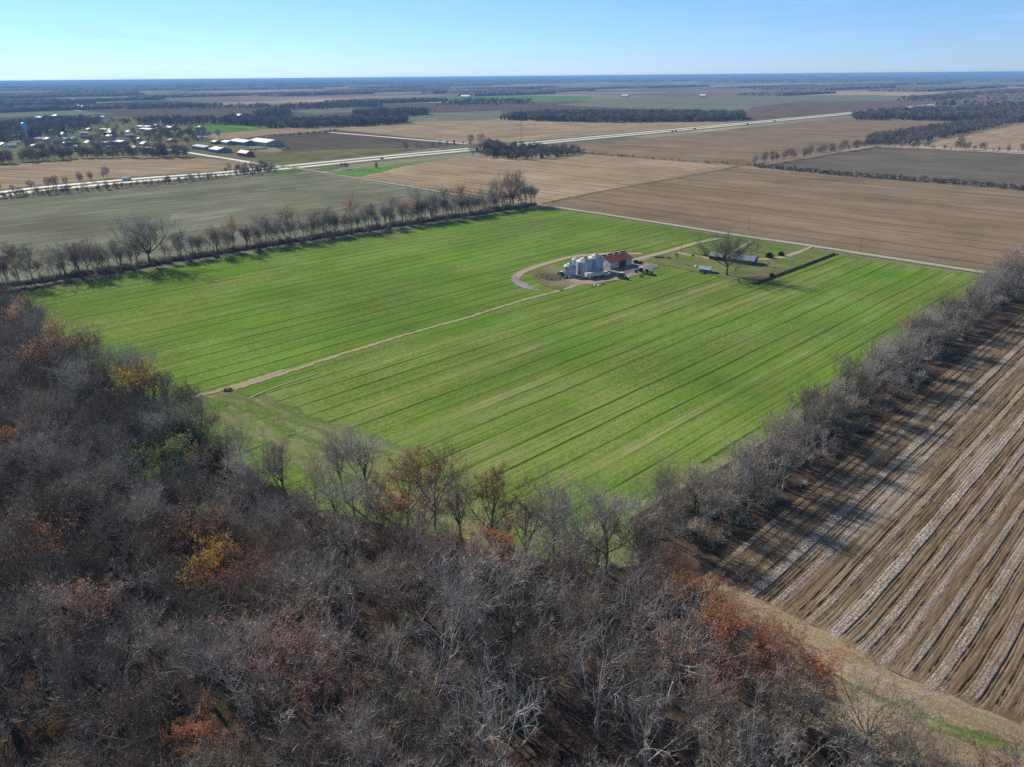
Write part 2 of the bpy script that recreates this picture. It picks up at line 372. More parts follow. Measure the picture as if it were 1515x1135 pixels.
# middle fields ---------------------------------------------------------------
F('town_ground', [(-300, 188), (0, 180), (140, 172), (420, 178), (400, 200), (340, 205), (430, 243), (300, 236), (-300, 262)], M_mead, ROAD, rag=5, step=25)
F('park_grass', [(255, 194), (290, 185), (370, 185), (402, 190), (340, 196), (292, 198)], M_gfar, ROAD, rag=5, step=25)
F('stubble_by_park', [(285, 200), (350, 196), (405, 190), (560, 184), (620, 186), (500, 192), (390, 201), (320, 206)], M_tan, ROAD, rag=1.6, step=10)
F('tilled_field_by_sheds', [(322, 210), (400, 199), (500, 193), (560, 199), (690, 212), (640, 219), (520, 224), (420, 224), (400, 215)], M_dark, ROAD, rag=1.6, step=10)
F('meadow_by_sheds', [(330, 232), (430, 223), (520, 221), (600, 219), (640, 220), (500, 236), (430, 244), (400, 241)], M_mead, ROAD, rag=5, step=25)
F('stubble_north_of_highway', [(420, 188), (600, 181), (738, 177), (900, 182), (1095, 180), (1140, 181), (1240, 169), (1000, 190), (870, 201), (730, 213), (690, 212), (560, 198), (500, 192)], M_tan, ROW, rag=1.6, step=10)
F('stubble_by_town', [(-300, 272), (0, 246), (130, 232), (200, 231), (300, 235), (385, 244), (340, 254), (190, 268), (0, 283), (-300, 322)], M_tan, R(-20), rag=1.6, step=10)
F('winter_wheat_field', [(-300, 350), (0, 300), (210, 276), (330, 265), (415, 256), (440, 251), (520, 266), (600, 279), (720, 297), (800, 306), (760, 320), (400, 380), (60, 440), (-300, 520)], M_wint, ROW, rag=1.6, step=10)
F('brown_field_south_of_highway', [(830, 217), (1000, 200), (1150, 184), (1240, 175), (1440, 181), (1400, 190), (1300, 214), (1115, 244), (960, 234), (860, 226)], M_brown, ROAD + R(4), rag=1.6, step=10)
F('striped_stubble_field', [(508, 261), (560, 252), (640, 238), (720, 229), (850, 227), (960, 236), (1072, 246), (1000, 262), (900, 282), (800, 302), (770, 302), (690, 290), (590, 274)], M_tan, ROAD, rag=1.6, step=10)
F('wide_brown_field', [(800, 303), (900, 282), (1000, 264), (1085, 248), (1240, 260), (1400, 271), (1515, 280), (1900, 310), (1900, 470), (1515, 404), (1400, 391), (1200, 361), (1000, 331)], M_brown, ROAD, rag=1.6, step=10)
F('grey_field', [(1120, 246), (1200, 233), (1295, 217), (1400, 222), (1515, 228), (1900, 240), (1900, 300), (1515, 275), (1300, 260)], M_grey, ROAD, rag=1.6, step=10)
F('tan_field_behind_hedge', [(1340, 215), (1400, 202), (1490, 181), (1515, 180), (1900, 176), (1900, 238), (1515, 223)], M_tan, ROW, rag=1.6, step=10)
# verges under hedges
ribbon('hedge_bank', [(855, 225), (960, 234), (1110, 245), (1240, 258), (1400, 270), (1515, 280), (1800, 303)], 16, M_verge, ragged=.2)
ribbon('ditch_verge', [(790, 305), (900, 282), (1000, 264), (1110, 243)], 13, M_verge, ragged=.15)
ribbon('ditch_bottom', [(800, 302), (900, 281.5), (1000, 263.5), (1090, 247)], 3, M_dark, ragged=.15)
ribbon('wheat_lane_bank', [(-300, 490), (60, 425), (250, 388), (400, 364), (600, 333), (780, 307)], 11, M_litter, ragged=.2)

# home green fields -------------------------------------------------------------
GREEN = [(40, 432), (250, 396), (400, 371), (600, 340), (760, 311), (800, 307), (960, 331), (1080, 351), (1200, 368), (1330, 389), (1462, 409),
         (1470, 425), (1400, 470), (1300, 535), (1180, 620), (1080, 690), (985, 760), (1000, 850), (850, 850), (760, 850), (640, 830), (540, 810), (400, 780), (300, 720), (180, 630), (60, 540), (0, 480)]
F('green_wheat_field', GREEN, M_green, ROW)
# field margin along the wood: thin, tan and rutted
STRAW = field('worn_margin_straw', (.10, .17, .035), (.19, .20, .09), (.32, .29, .18), finemix=.25, along=.15, speck=.7, patchc=(.085, .21, .02), patch=.05, patcht=(.42, .6), streak=.3, bump=.6)
ribbon('field_margin', [(255, 575), (300, 600), (420, 655), (560, 720), (700, 775), (860, 810), (980, 830)], [6, 16, 22, 26, 26, 26], STRAW, ragged=.15, soft=1.2)
ribbon('field_margin', [(300, 582), (380, 600), (470, 640), (560, 690), (690, 745), (800, 778), (880, 785)], 13, STRAW, ragged=.2, soft=.9)
ribbon('field_margin', [(380, 590), (450, 622), (530, 650), (610, 672)], 10, STRAW, ragged=.2, soft=1.0)
ribbon('tree_row_margin', [(860, 800), (960, 745), (1080, 680), (1200, 610), (1320, 525), (1440, 440), (1475, 415)], 11, STRAW, ragged=.25)
ribbon('tree_row_margin', [(1200, 371), (1330, 391), (1462, 413), (1420, 450)], 9, STRAW, ragged=.25, soft=.8)
# roads -----------------------------------------------------------------------
HW = [(-400, 345), (0, 287.5), (100, 276), (210, 266), (330, 257), (400, 250), (470, 243), (600, 230), (720, 219), (850, 206.5), (1000, 192.5), (1150, 178), (1230, 170.5)]
HW2 = [(1230, 170.5), (1290, 164), (1350, 158), (1440, 149.5), (1520, 142), (1900, 112 + 14)]
ribbon('highway_verge', HW, 74, M_verge)
ribbon('highway_verge', HW2, 74, M_verge)
for off in (-14, 14):
    ribbon('highway_carriageway', HW, 14, M_conc, offset=off); ribbon('highway_carriageway', HW2, 14, M_conc, offset=off)
ROADL = [(400, 243.5), (440, 249), (520, 262.5), (600, 275), (700, 292), (800, 303.5), (960, 327.5), (1080, 346.5), (1200, 364), (1330, 384), (1470, 405.5)]
ribbon('road_verge', ROADL, 17, M_verge, ragged=.12, smooth=False)
ribbon('county_road', ROADL, 6.4, M_road)
ribbon('town_road', [(150, 211), (250, 222), (310, 231), (350, 237), (400, 246)], 9, M_conc)
ribbon('town_road', [(290, 235), (340, 238), (372, 243)], 6, M_lane)
ribbon('town_road', [(160, 232), (190, 236), (214, 237)], 7, M_lane)
ribbon('service_road', [(478, 255), (520, 250), (560, 244), (620, 238), (680, 233), (730, 231)], 5, M_lane)
ribbon('field_road', [(488, 196), (560, 202), (690, 213)], 12, M_conc)
ribbon('far_road', [(0, 154), (60, 160), (120, 164)], 10, M_conc)
F('ramp_grass', [(455, 252), (500, 245), (505, 249), (485, 253)], MATS['young_green_wheat'], ROAD, rag=5, step=25)
F('ramp_grass', [(405, 253), (440, 250), (455, 253), (430, 258), (405, 257)], M_gfar, ROAD, rag=5, step=25)
F('ramp_grass', [(490, 257), (560, 247), (640, 238), (600, 245), (530, 262)], M_gfar, ROAD, rag=5, step=25)
# lanes of the farm -------------------------------------------------------------
ribbon('farm_lane', [(1066, 353), (1030, 360), (990, 372), (955, 381), (938, 386)], 5.5, M_lane)
ribbon('farm_lane', [(950, 376), (900, 376), (850, 380), (810, 390), (775, 402), (762, 412)], 6, M_lane)
ribbon('farm_lane', [(762, 408), (764, 416), (778, 425), (800, 431)], [4, 9, 12, 9, 4], field('wet_gravel', (.22, .21, .21), (.30, .29, .30), (.36, .35, .37), finemix=.1, along=.5), ragged=.1)
ribbon('field_track', [(868, 418), (830, 430), (760, 449), (690, 471), (600, 496), (500, 527), (420, 553), (345, 576)], [5.5, 4.2, 3.6, 3.6, 4, 4.4, 6], M_track, ragged=.2, soft=.9)
ribbon('field_track', [(420, 548), (380, 562), (320, 580), (280, 590)], 4, M_track, ragged=.2)
ribbon('field_track', [(470, 553), (400, 577), (370, 590)], 1.3, M_lane, ragged=.2)
F('yard_dirt', [(802, 402), (840, 396), (900, 392), (960, 382), (985, 384), (965, 400), (930, 412), (880, 421), (830, 425), (806, 416)], M_dirt, ROW, rag=.8, step=2)
F('wet_yard_patch', [(905, 407), (935, 399), (965, 393), (975, 396), (950, 401), (920, 408)], paint('wet_mud', (.14, .15, .18), .35, scale=.4, spec=.5), ROW, rag=.8, step=2)
F('brush_soil', [(783, 404), (812, 393), (838, 397), (833, 412), (850, 420), (830, 431), (806, 424), (790, 414)], MATS['rough_meadow_grass'], ROW, rag=.8, step=2)
F('yard_lawn', [(948, 388), (985, 376), (1010, 371), (1062, 358), (1100, 353), (1180, 366), (1232, 376), (1190, 394), (1120, 420), (1060, 409), (985, 394)], M_lawn, ROAD, rag=.3, step=2)
ribbon('yard_drive', [(1112, 357), (1100, 364), (1086, 372), (1078, 380)], 2.4, M_lane)
ribbon('yard_drive', [(1200, 366), (1180, 374), (1158, 381), (1130, 384), (1108, 383)], [2.6, 4, 5, 4, 3], M_lane)
ribbon('yard_drive', [(1003, 374), (1020, 378), (1040, 381), (1052, 384)], 4.2, M_lane)
F('yard_dirt', [(1070, 404), (1120, 396), (1150, 397), (1165, 400), (1120, 417), (1075, 409)], MATS['rough_meadow_grass'], ROW, rag=.8, step=2)
# the wood floor
WOOD = [(-150, 440), (0, 455), (60, 500), (120, 545), (200, 582), (262, 628), (370, 700), (470, 757), (540, 765), (620, 792), (730, 812), (800, 828), (880, 834), (950, 838), (990, 880),
        (1020, 915), (1120, 1020), (1230, 1100), (1330, 1180)]
wp = [at(*p) for p in WOOD]
WOODP = [(p.x, p.y) for p in wp] + [(95, 50), (-120, 50), (-420, 330), (-420, 450)]
sheet('wood_floor', WOODP, M_litter, 0, world=True, rag=1.5, step=4)
# strip between wood and ploughland, with a green band
F('ploughland_margin', [(1015, 862), (1060, 860), (1200, 925), (1300, 985), (1420, 1040), (1600, 1110), (1700, 1240), (1500, 1260), (1300, 1160), (1230, 1100), (1120, 1020), (1020, 915), (990, 880)],
  field('dry_straw_margin', (.16, .125, .08), (.245, .19, .12), (.36, .295, .20), finemix=.45, fine=1.4, finex=.05, along=.12, tuft=(.33, .28, .19), speck=.7, bump=.6, streak=.3), R(-34), rag=.6, step=2)
ribbon('grass_strip', [(1200, 985), (1290, 1030), (1380, 1072), (1470, 1102), (1600, 1140)], [1.5, 2.5, 4, 5, 5], MATS['verge_grass'], ragged=.4)
ribbon('grass_strip', [(1330, 1042), (1400, 1078), (1470, 1105), (1600, 1144)], 3.4, STRAW, ragged=.5, soft=.9)

# ploughland with real ridges -------------------------------------------------------
def ploughland():
    O = at(1022, 862); u = Vector((math.cos(R(43.8)), math.sin(R(43.8)), 0)); v = Vector((math.sin(R(43.8)), -math.cos(R(43.8)), 0))
    lo = [at(*p) for p in ((1022, 862), (1200, 925), (1300, 985), (1420, 1040), (1600, 1110))]
    luv = [((p - O).dot(u), (p - O).dot(v)) for p in lo]
    nv, nu = 520, 300; V = np.linspace(-1, 104, nv); start = np.interp(V, [q[1] for q in luv], [q[0] for q in luv])
    T = np.linspace(0, 1, nu) ** 1.25; L = 330
    UU = start[:, None] + T[None, :] * L; VV = np.repeat(V[:, None], nu, 1)
    wob = .12 * np.sin(UU * .035 + VV * .02) + .06 * np.sin(UU * .09 + VV * .35 + 1) + .05 * np.sin(UU * .31 + VV * .9) + .9 * np.sin(VV * .29) - 1.6
    hook = .9 * np.exp(-(UU - start[:, None]) / 7.0)                       # furrows swing at the headland
    rows = VV + wob + hook
    per = 4.9; ph = (rows / per) % 1.0; cell = np.floor(rows / per)
    def g(c, wd): return np.exp(-((ph - c) / wd) ** 2)
    jit = np.sin(cell * 12.9898) * .5
    z = .06 + .10 * np.sin(rows * 2 * math.pi / .76) * .35 - .30 * g(.45, .024) - .24 * g(.55, .02) + .10 * g(.50, .02) - .28 * g(.93, .022) + .10 * g(.975, .018) - .22 * g(.02, .02) - .18 * g(.74, .018) * (jit > 0) + .02
    z = z + nrng.normal(0, .02, z.shape) + .05 * (ph < .42) * nrng.random(z.shape)
    fall = np.clip((VV + 1) / 3, 0, 1) * np.clip((UU - start[:, None]) / 3, 0, 1)
    z = z * fall - .10 * (1 - fall)
    P = np.stack([O.x + u.x * UU + v.x * VV, O.y + u.y * UU + v.y * VV, z + .35], -1).reshape(-1, 3)
    me = bpy.data.meshes.new('ploughland'); i = np.arange(nv - 1)[:, None] * nu + np.arange(nu - 1)[None, :]
    q = np.stack([i, i + nu, i + nu + 1, i + 1], -1).reshape(-1, 4)
    me.vertices.add(len(P)); me.vertices.foreach_set('co', P.ravel().astype(np.float32))
    me.loops.add(q.size); me.loops.foreach_set('vertex_index', q.ravel()); me.polygons.add(len(q)); me.polygons.foreach_set('loop_start', np.arange(0, q.size, 4)); 
    me.update(calc_edges=True)
    if me.polygons[0].normal.z < 0: me.flip_normals(); 
    li = np.empty(len(me.loops), np.int32); me.loops.foreach_get('vertex_index', li)
    uv = me.uv_layers.new(name='rows'); UV = np.stack([UU.ravel(), rows.ravel()], -1)[li]; uv.data.foreach_set('uv', UV.ravel().astype(np.float32))
    me.polygons.foreach_set('use_smooth', np.ones(len(q), bool))
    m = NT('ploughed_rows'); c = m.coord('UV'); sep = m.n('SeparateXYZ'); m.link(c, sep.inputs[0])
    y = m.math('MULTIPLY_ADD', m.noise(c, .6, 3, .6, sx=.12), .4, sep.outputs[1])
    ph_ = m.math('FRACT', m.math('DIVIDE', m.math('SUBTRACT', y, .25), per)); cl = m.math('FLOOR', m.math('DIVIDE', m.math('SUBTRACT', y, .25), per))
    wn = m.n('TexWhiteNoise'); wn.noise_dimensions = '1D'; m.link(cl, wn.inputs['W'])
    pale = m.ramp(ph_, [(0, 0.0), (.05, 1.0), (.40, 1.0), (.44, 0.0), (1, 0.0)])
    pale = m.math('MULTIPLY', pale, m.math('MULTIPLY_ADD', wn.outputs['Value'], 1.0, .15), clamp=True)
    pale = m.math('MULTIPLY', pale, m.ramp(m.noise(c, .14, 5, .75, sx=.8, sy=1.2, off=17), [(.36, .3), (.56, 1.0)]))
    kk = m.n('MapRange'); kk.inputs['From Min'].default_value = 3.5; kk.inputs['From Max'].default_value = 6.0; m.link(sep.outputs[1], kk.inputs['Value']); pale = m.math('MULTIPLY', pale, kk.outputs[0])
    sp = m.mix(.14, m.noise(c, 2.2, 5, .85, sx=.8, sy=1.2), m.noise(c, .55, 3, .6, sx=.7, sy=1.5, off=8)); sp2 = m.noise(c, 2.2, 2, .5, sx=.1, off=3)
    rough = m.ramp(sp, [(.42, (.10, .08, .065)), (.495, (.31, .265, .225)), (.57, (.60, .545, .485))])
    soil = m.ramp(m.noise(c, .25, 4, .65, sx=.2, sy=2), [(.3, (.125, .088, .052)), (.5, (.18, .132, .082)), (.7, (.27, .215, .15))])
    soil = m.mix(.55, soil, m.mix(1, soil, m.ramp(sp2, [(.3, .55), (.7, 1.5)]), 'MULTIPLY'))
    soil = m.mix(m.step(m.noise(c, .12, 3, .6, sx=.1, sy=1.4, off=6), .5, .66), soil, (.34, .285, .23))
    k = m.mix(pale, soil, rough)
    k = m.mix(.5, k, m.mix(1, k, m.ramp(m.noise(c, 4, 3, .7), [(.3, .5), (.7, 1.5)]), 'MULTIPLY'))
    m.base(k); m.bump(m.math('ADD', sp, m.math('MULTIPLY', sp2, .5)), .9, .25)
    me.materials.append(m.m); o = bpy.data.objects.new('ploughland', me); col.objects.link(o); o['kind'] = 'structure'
ploughland()
F('tree_row_ground', [(930, 770), (1080, 685), (1200, 615), (1320, 530), (1450, 440), (1480, 415), (1700, 400), (1700, 440), (1515, 462), (1380, 565), (1250, 680), (1130, 780), (1022, 868), (960, 850)], M_litter, ROW)

# ------------------------------------------------------------------ trees
def rdir(r, d, ang):
    a = d.orthogonal().normalized(); b = d.cross(a); t = r.uniform(0, 2 * math.pi)
    return (d * math.cos(ang) + (a * math.cos(t) + b * math.sin(t)) * math.sin(ang)).normalized()

def gen_tree(seed, H, trunkfrac=.35, lean=.05, spread=.75, limbs=6, nb=(5, 5, 4), twigs=5, r0=.34, leaf=0, leafsize=.28, tw=.028, droop=0, fork=False):
    r = random.Random(seed); T = MB(); C = MB()
    th = H * (.55 if not fork else .3)
    pts = [Vector((0, 0, -.3))]; d = Vector((r.uniform(-lean, lean), r.uniform(-lean, lean), 1)).normalized()
    n = 6
    for i in range(n):
        d = (d + Vector((r.uniform(-.07, .07), r.uniform(-.07, .07), .06))).normalized(); pts.append(pts[-1] + d * th / n)
    T.tube(pts, [r0 * 1.35] + [r0 * (1 - .6 * i / n) for i in range(n)], 7)
    def poly(p, d, L, rad, segs, jit, up):
        q = [p]; 
        for i in range(segs):
            d = (d + Vector((r.uniform(-jit, jit), r.uniform(-jit, jit), r.uniform(-jit, jit) + up))).normalized(); q.append(q[-1] + d * L / segs)
        return q, d
    tips = []
    def grow(p, d, L, rad, lev):
        segs = 4 if lev == 0 else (3 if lev == 1 else 2)
        q, dd = poly(p, d, L, rad, segs, .20 if lev else .14, .12 if lev == 0 else .03 - droop)
        rr = [rad * (1 - .65 * i / segs) for i in range(segs + 1)]
        if lev == 0: T.tube(q, rr, 5, cap=False)
        else: C.tube(q, rr, 3 if lev > 1 else 4, 2 if lev < 3 else 0, cap=False)
        if lev == len(nb):
            for k in range(twigs):
                t = r.uniform(.15, 1); i = min(int(t * segs), segs - 1); b = q[i].lerp(q[i + 1], t * segs - i)
                td = rdir(r, (q[i + 1] - q[i]).normalized(), r.uniform(.2, .9)); td.z += .1 - droop
                e = b + td * L * r.uniform(.5, 1.1); s = td.orthogonal().normalized(); s.rotate(Matrix.Rotation(r.uniform(0, 6.28), 3, td))
                C.tri(b - s * tw, b + s * tw, e)
                tips.append((b + e) / 2); tips.append(e)
            return
        for k in range(nb[lev]):
            t = .25 + .75 * (k + r.random()) / nb[lev]; i = min(int(t * segs), segs - 1); b = q[i].lerp(q[i + 1], t * segs - i)
            bd = rdir(r, (q[i + 1] - q[i]).normalized(), r.uniform(.45, .95) * (.8 if lev else 1))
            bd.z += .15
            grow(b, bd.normalized(), L * r.uniform(.42, .68), max(.018, rr[i] * .55), lev + 1)
    az = r.uniform(0, 6.28)
    for k in range(limbs):
        t = trunkfrac + (1 - trunkfrac) * (k + .5 * r.random()) / limbs
        zt = t * n * .98 if not fork else n * r.uniform(.75, 1) * .98
        i = min(int(zt), n - 1); b = pts[i + 1].lerp(pts[min(i + 2, n)], zt - i) if i + 2 <= n else pts[n]
        az += 2.4 + r.uniform(-.4, .4); tilt = spread * r.uniform(.75, 1.2) * (1.1 - .55 * k / limbs)
        dd = Vector((math.cos(az) * math.sin(tilt), math.sin(az) * math.sin(tilt), math.cos(tilt)))
        Lb = (H - b.z) * r.uniform(.62, .8) / max(.55, math.cos(tilt * .7))
        grow(b, dd, Lb, r0 * .5 * (1 - .35 * k / limbs), 0)
    # leader
    grow(pts[-1], d, (H - pts[-1].z) * .8, r0 * .38, 0)
    if leaf:
        for k in range(leaf):
            p = r.choice(tips) + Vector((r.gauss(0, .18), r.gauss(0, .18), r.gauss(0, .18)))
            a = Vector((r.gauss(0, 1), r.gauss(0, 1), r.gauss(0, 1))).normalized(); b = a.orthogonal().normalized(); s = leafsize * r.uniform(.6, 1.3)
            C.quad(p - a * s / 2, p + b * s / 2.6, p + a * s / 2, p - b * s / 2.6, 1)
    return T, C

B_grey = bark('grey_brown_bark', (.15, .133, .11), (.34, .31, .265))
B_twig = bark('grey_twigs', (.225, .197, .155), (.47, .425, .355), .55)
B_twigr = bark('reddish_twigs', (.20, .158, .12), (.37, .30, .235), .5)
B_dark = bark('dark_bark', (.04, .032, .027), (.10, .083, .07))
B_white = bark('white_sycamore_bark', (.36, .34, .33), (.62, .60, .58), .1)
B_wtwig = bark('pale_twigs', (.24, .21, .20), (.38, .35, .33), .15)
L_rus = leafmat('russet_leaves', [(.38, .18, .10), (.55, .27, .15), (.56, .34, .20)])
L_red = leafmat('dull_red_leaves', [(.38, .18, .13), (.56, .27, .195), (.46, .28, .19)])
L_org = leafmat('orange_leaves', [(.48, .17, .03), (.62, .25, .05), (.45, .22, .07)])
L_yel = leafmat('yellow_leaves', [(.44, .28, .05), (.56, .36, .07), (.40, .23, .07)])
L_grn = leafmat('pale_green_leaves', [(.22, .30, .09), (.30, .38, .13), (.20, .27, .10)])
L_brn = leafmat('withered_brown_leaves', [(.20, .15, .11), (.28, .20, .14), (.18, .13, .10)])

# variants: (trunk mesh, crown mesh)
def variant(seed, barkm, twigm, leafm=None, **kw):
    T, C = gen_tree(seed, **kw)
    return T.mesh('trunk', barkm, True), C.mesh('crown', [twigm, leafm or twigm, barkm]), kw['H']
VAR = {
 'bare1': variant(1, B_grey, B_twig, H=20, limbs=7, twigs=4, r0=.42),
 'bare2': variant(2, B_dark, B_twig, H=19, spread=.6, limbs=7, trunkfrac=.45, twigs=4, r0=.42),
 'bare3': variant(3, B_grey, B_twigr, H=17, spread=.9, limbs=6, fork=True, twigs=4, r0=.4),
 'bare4': variant(4, B_dark, B_twigr, H=18, spread=.5, limbs=6, trunkfrac=.25, nb=(5, 5, 4), twigs=4, r0=.4, leaf=260, leafm=L_brn, leafsize=.3),
 'bare5': variant(5, B_grey, B_twig, H=15, spread=.85, limbs=6, trunkfrac=.2, twigs=5, fork=True, r0=.38, leaf=220, leafm=L_brn),
 'bare6': variant(6, B_grey, B_twigr, H=21, spread=.5, limbs=7, trunkfrac=.5, lean=.14, nb=(5, 5, 3), twigs=5, r0=.4),
 'bare7': variant(21, B_dark, B_twig, H=19, spread=.75, limbs=5, nb=(4, 5, 4), twigs=4, lean=.2, r0=.46, fork=True),
 'bare8': variant(22, B_grey, B_twig, H=18, spread=.65, limbs=8, trunkfrac=.3, nb=(4, 4, 4), twigs=4, r0=.36),
 'spread': variant(11, B_dark, B_twigr, H=23, spread=.95, limbs=9, fork=True, r0=.65, nb=(6, 6, 4), twigs=5, tw=.035),
 'yard': variant(16, B_dark, B_twig, H=20, spread=1.0, limbs=8, fork=True, r0=.6, nb=(6, 6, 4), twigs=6, tw=.026),
 'russet': variant(7, B_dark, B_twigr, L_rus, H=18, limbs=7, nb=(5, 5, 3), leaf=8000, leafsize=.33),
 'red': variant(8, B_dark, B_twigr, L_red, H=18, limbs=7, nb=(5, 5, 3), spread=.85, fork=True, leaf=3600, leafsize=.3),
 'orange': variant(9, B_dark, B_twigr, L_org, H=15, limbs=6, nb=(5, 5, 3), leaf=4500, leafsize=.3),
 'yellow': variant(10, B_dark, B_twigr, L_yel, H=13, limbs=5, nb=(5, 4, 3), leaf=3000, leafsize=.3),
 'green': variant(12, B_grey, B_twig, L_grn, H=13, limbs=6, nb=(5, 5, 3), leaf=4500, leafsize=.3),
 'faded': variant(13, B_grey, B_twigr, L_rus, H=17, limbs=7, nb=(5, 5, 4), twigs=4, leaf=1500, leafsize=.28),
 'white': variant(14, B_white, B_wtwig, H=23, limbs=6, nb=(4, 4, 3), twigs=4, fork=True, spread=.7, r0=.6, tw=.03),
 'pale': variant(15, B_white, B_wtwig, H=20, limbs=6, nb=(5, 4, 4), twigs=3, spread=.65, r0=.34, tw=.026),
}
SRC = {}
TREES = []
def tree(kind, loc, h, label, group=None, name=None, cat='tree', rz=None, wide=1.0):
    T, C, H = VAR[kind]; s = h / H
    o = thing(name or ('leafy_tree' if kind in ('russet', 'red', 'orange', 'yellow', 'green', 'faded') else 'white_barked_tree' if kind in ('white', 'pale') else 'bare_tree'), label, cat, (loc[0], loc[1], 0), rng.uniform(0, 6.28) if rz is None else rz, group)
    o.scale = (s * wide, s * wide, s)
    a = bpy.data.objects.new('trunk', T); b = bpy.data.objects.new('crown', C)
    for c in (a, b): col.objects.link(c); c.parent = o
    if kind not in SRC: SRC[kind] = (a, b)
    TREES.append((loc[0], loc[1])); return o

def inside(x, y, poly):
    k = False; n = len(poly); j = n - 1
    for i in range(n):
        xi, yi = poly[i]; xj, yj = poly[j]
        if (yi > y) != (yj > y) and x < (xj - xi) * (y - yi) / (yj - yi) + xi: k = not k
        j = i
    return k

# --- trees that stand out in the wood: (x, y of the crown in the photo, kind, height, label)
STAND = [
 (745, 1075, 'white', 21, 'big white forked sycamore low in the middle of the wood, nearest the viewer'),
 (940, 905, 'white', 18, 'white-limbed tree rising left of the orange tree by the ploughed field corner'),
 (998, 960, 'white', 20, 'tall crooked white-barked tree directly in front of the orange tree'),
 (885, 1010, 'white', 18, 'white-twigged tree right of the big forked sycamore'),
 (655, 930, 'pale', 20, 'slender pale-limbed tree up and left of the big forked sycamore'),
 (960, 1095, 'pale', 17, 'pale spreading tree at the bottom edge below the russet thicket'),
 (640, 1000, 'pale', 16, 'pale broom-shaped tree left of the big forked sycamore'),
 (1100, 1110, 'pale', 16, 'pale branching tree at the bottom edge below the russet group'),
 (175, 1060, 'pale', 13, 'pale feathery tree in the lower left corner of the wood'),
 (75, 830, 'faded', 19, 'russet-topped tree beside the small clearing at the left edge'),
 (290, 800, 'red', 16, 'dull red tree above the yellow one in the left half of the wood'),
 (315, 850, 'yellow', 13, 'small golden yellow tree deep in the left half of the wood'),
 (420, 985, 'red', 17, 'wide dull red tree in the lower left of the wood'),
 (475, 1030, 'red', 14, 'smaller red tree leaning right of the wide dull red one'),
 (245, 690, 'green', 14, 'pale green tree in the upper left of the wood'),
 (232, 715, 'green', 10, 'low light green tree just below the pale green one'),
 (300, 768, 'green', 8, 'small green shrub-like tree above the dull red one'),
 (395, 705, 'green', 8, 'little yellow-green tree near the field edge of the wood'),
 (295, 685, 'orange', 8, 'small orange sapling right of the pale green tree'),
 (345, 700, 'yellow', 7, 'small yellow sapling near the middle of the left wood'),
 (205, 585, 'yellow', 17, 'gold-tinted tall tree on the left field edge of the wood'),
 (30, 480, 'faded', 18, 'brownish tree in the left corner where wood meets tree row'),
 (60, 540, 'faded', 18, 'pinkish brown tree on the wood edge near the left corner'),
 (130, 525, 'faded', 17, 'faded pink-brown tree overhanging the left end of the green field'),
 (15, 670, 'russet', 13, 'rusty orange tree at the left edge of the picture'),
 (365, 870, 'red', 13, 'small dull red tree right of the golden yellow one'),
 (540, 690, 'bare2', 19, 'tall bare tree standing clear on the field edge of the wood'),
 (505, 690, 'bare6', 17, 'thin bare tree left of the tall clear-standing one'),
 (600, 725, 'faded', 19, 'brown-topped tall tree on the field edge right of the bare one'),
 (640, 725, 'faded', 19, 'brown-topped tree, right-hand neighbour of the tallest brown-topped one'),
 (590, 760, 'orange', 10, 'small orange tree at the foot of the brown-topped trees'),
 (560, 735, 'yellow', 9, 'thin yellow-leaved sapling between bare and brown-topped trees'),
 (725, 750, 'faded', 18, 'slim brown tree standing alone before the field corner'),
 (683, 760, 'bare6', 17, 'slim bare tree left of the lone slim brown one'),
 (742, 820, 'russet', 13, 'bright russet tree below the lone slim brown one'),
 (678, 825, 'red', 12, 'dark red tree left of the bright russet one'),
 (820, 785, 'bare1', 19, 'broad fine-twigged grey tree on the field edge, mid wood'),
 (900, 785, 'bare1', 19, 'broad pinkish-grey tree on the field edge near the tree row'),
 (950, 840, 'bare1', 14, 'grey tree beside the green gap at the corner of the wood'),
 (1005, 890, 'orange', 12, 'bright orange tree at the corner of the ploughed field'),
 (1048, 905, 'russet', 12, 'rust-red tree touching the orange one at the field corner'),
 (1060, 955, 'russet', 15, 'russet tree below the orange one, thick with leaves'),
 (1120, 975, 'russet', 14, 'russet tree along the dry margin, second from the orange one'),
 (1160, 1010, 'faded', 15, 'half-bare russet tree beside the dry margin'),
 (1210, 1010, 'russet', 11, 'low russet tree beside the dry margin, farthest down the strip'),
 (1040, 1010, 'red', 14, 'red-leaved tree deep in the russet thicket'),
 (1290, 1060, 'bare3', 13, 'grey fuzzy bare tree at the margin near the bottom right'),
 (1190, 1060, 'bare2', 15, 'dark-trunked tree just left of the grey fuzzy one'),
 (90, 1085, 'yellow', 6, 'small mustard-leaved bush-like tree at the bottom left'),
 (300, 1100, 'russet', 10, 'pinkish russet tree at the bottom left edge'),
]
LEAFY = []
for x, y, k, h, lab in STAND:
    h *= 1.1; p = at(x, y, h * .62); tree(k, p, h, lab)
    if k in ('russet', 'red', 'orange', 'yellow', 'green', 'white', 'pale'): LEAFY.append((p.x, p.y))

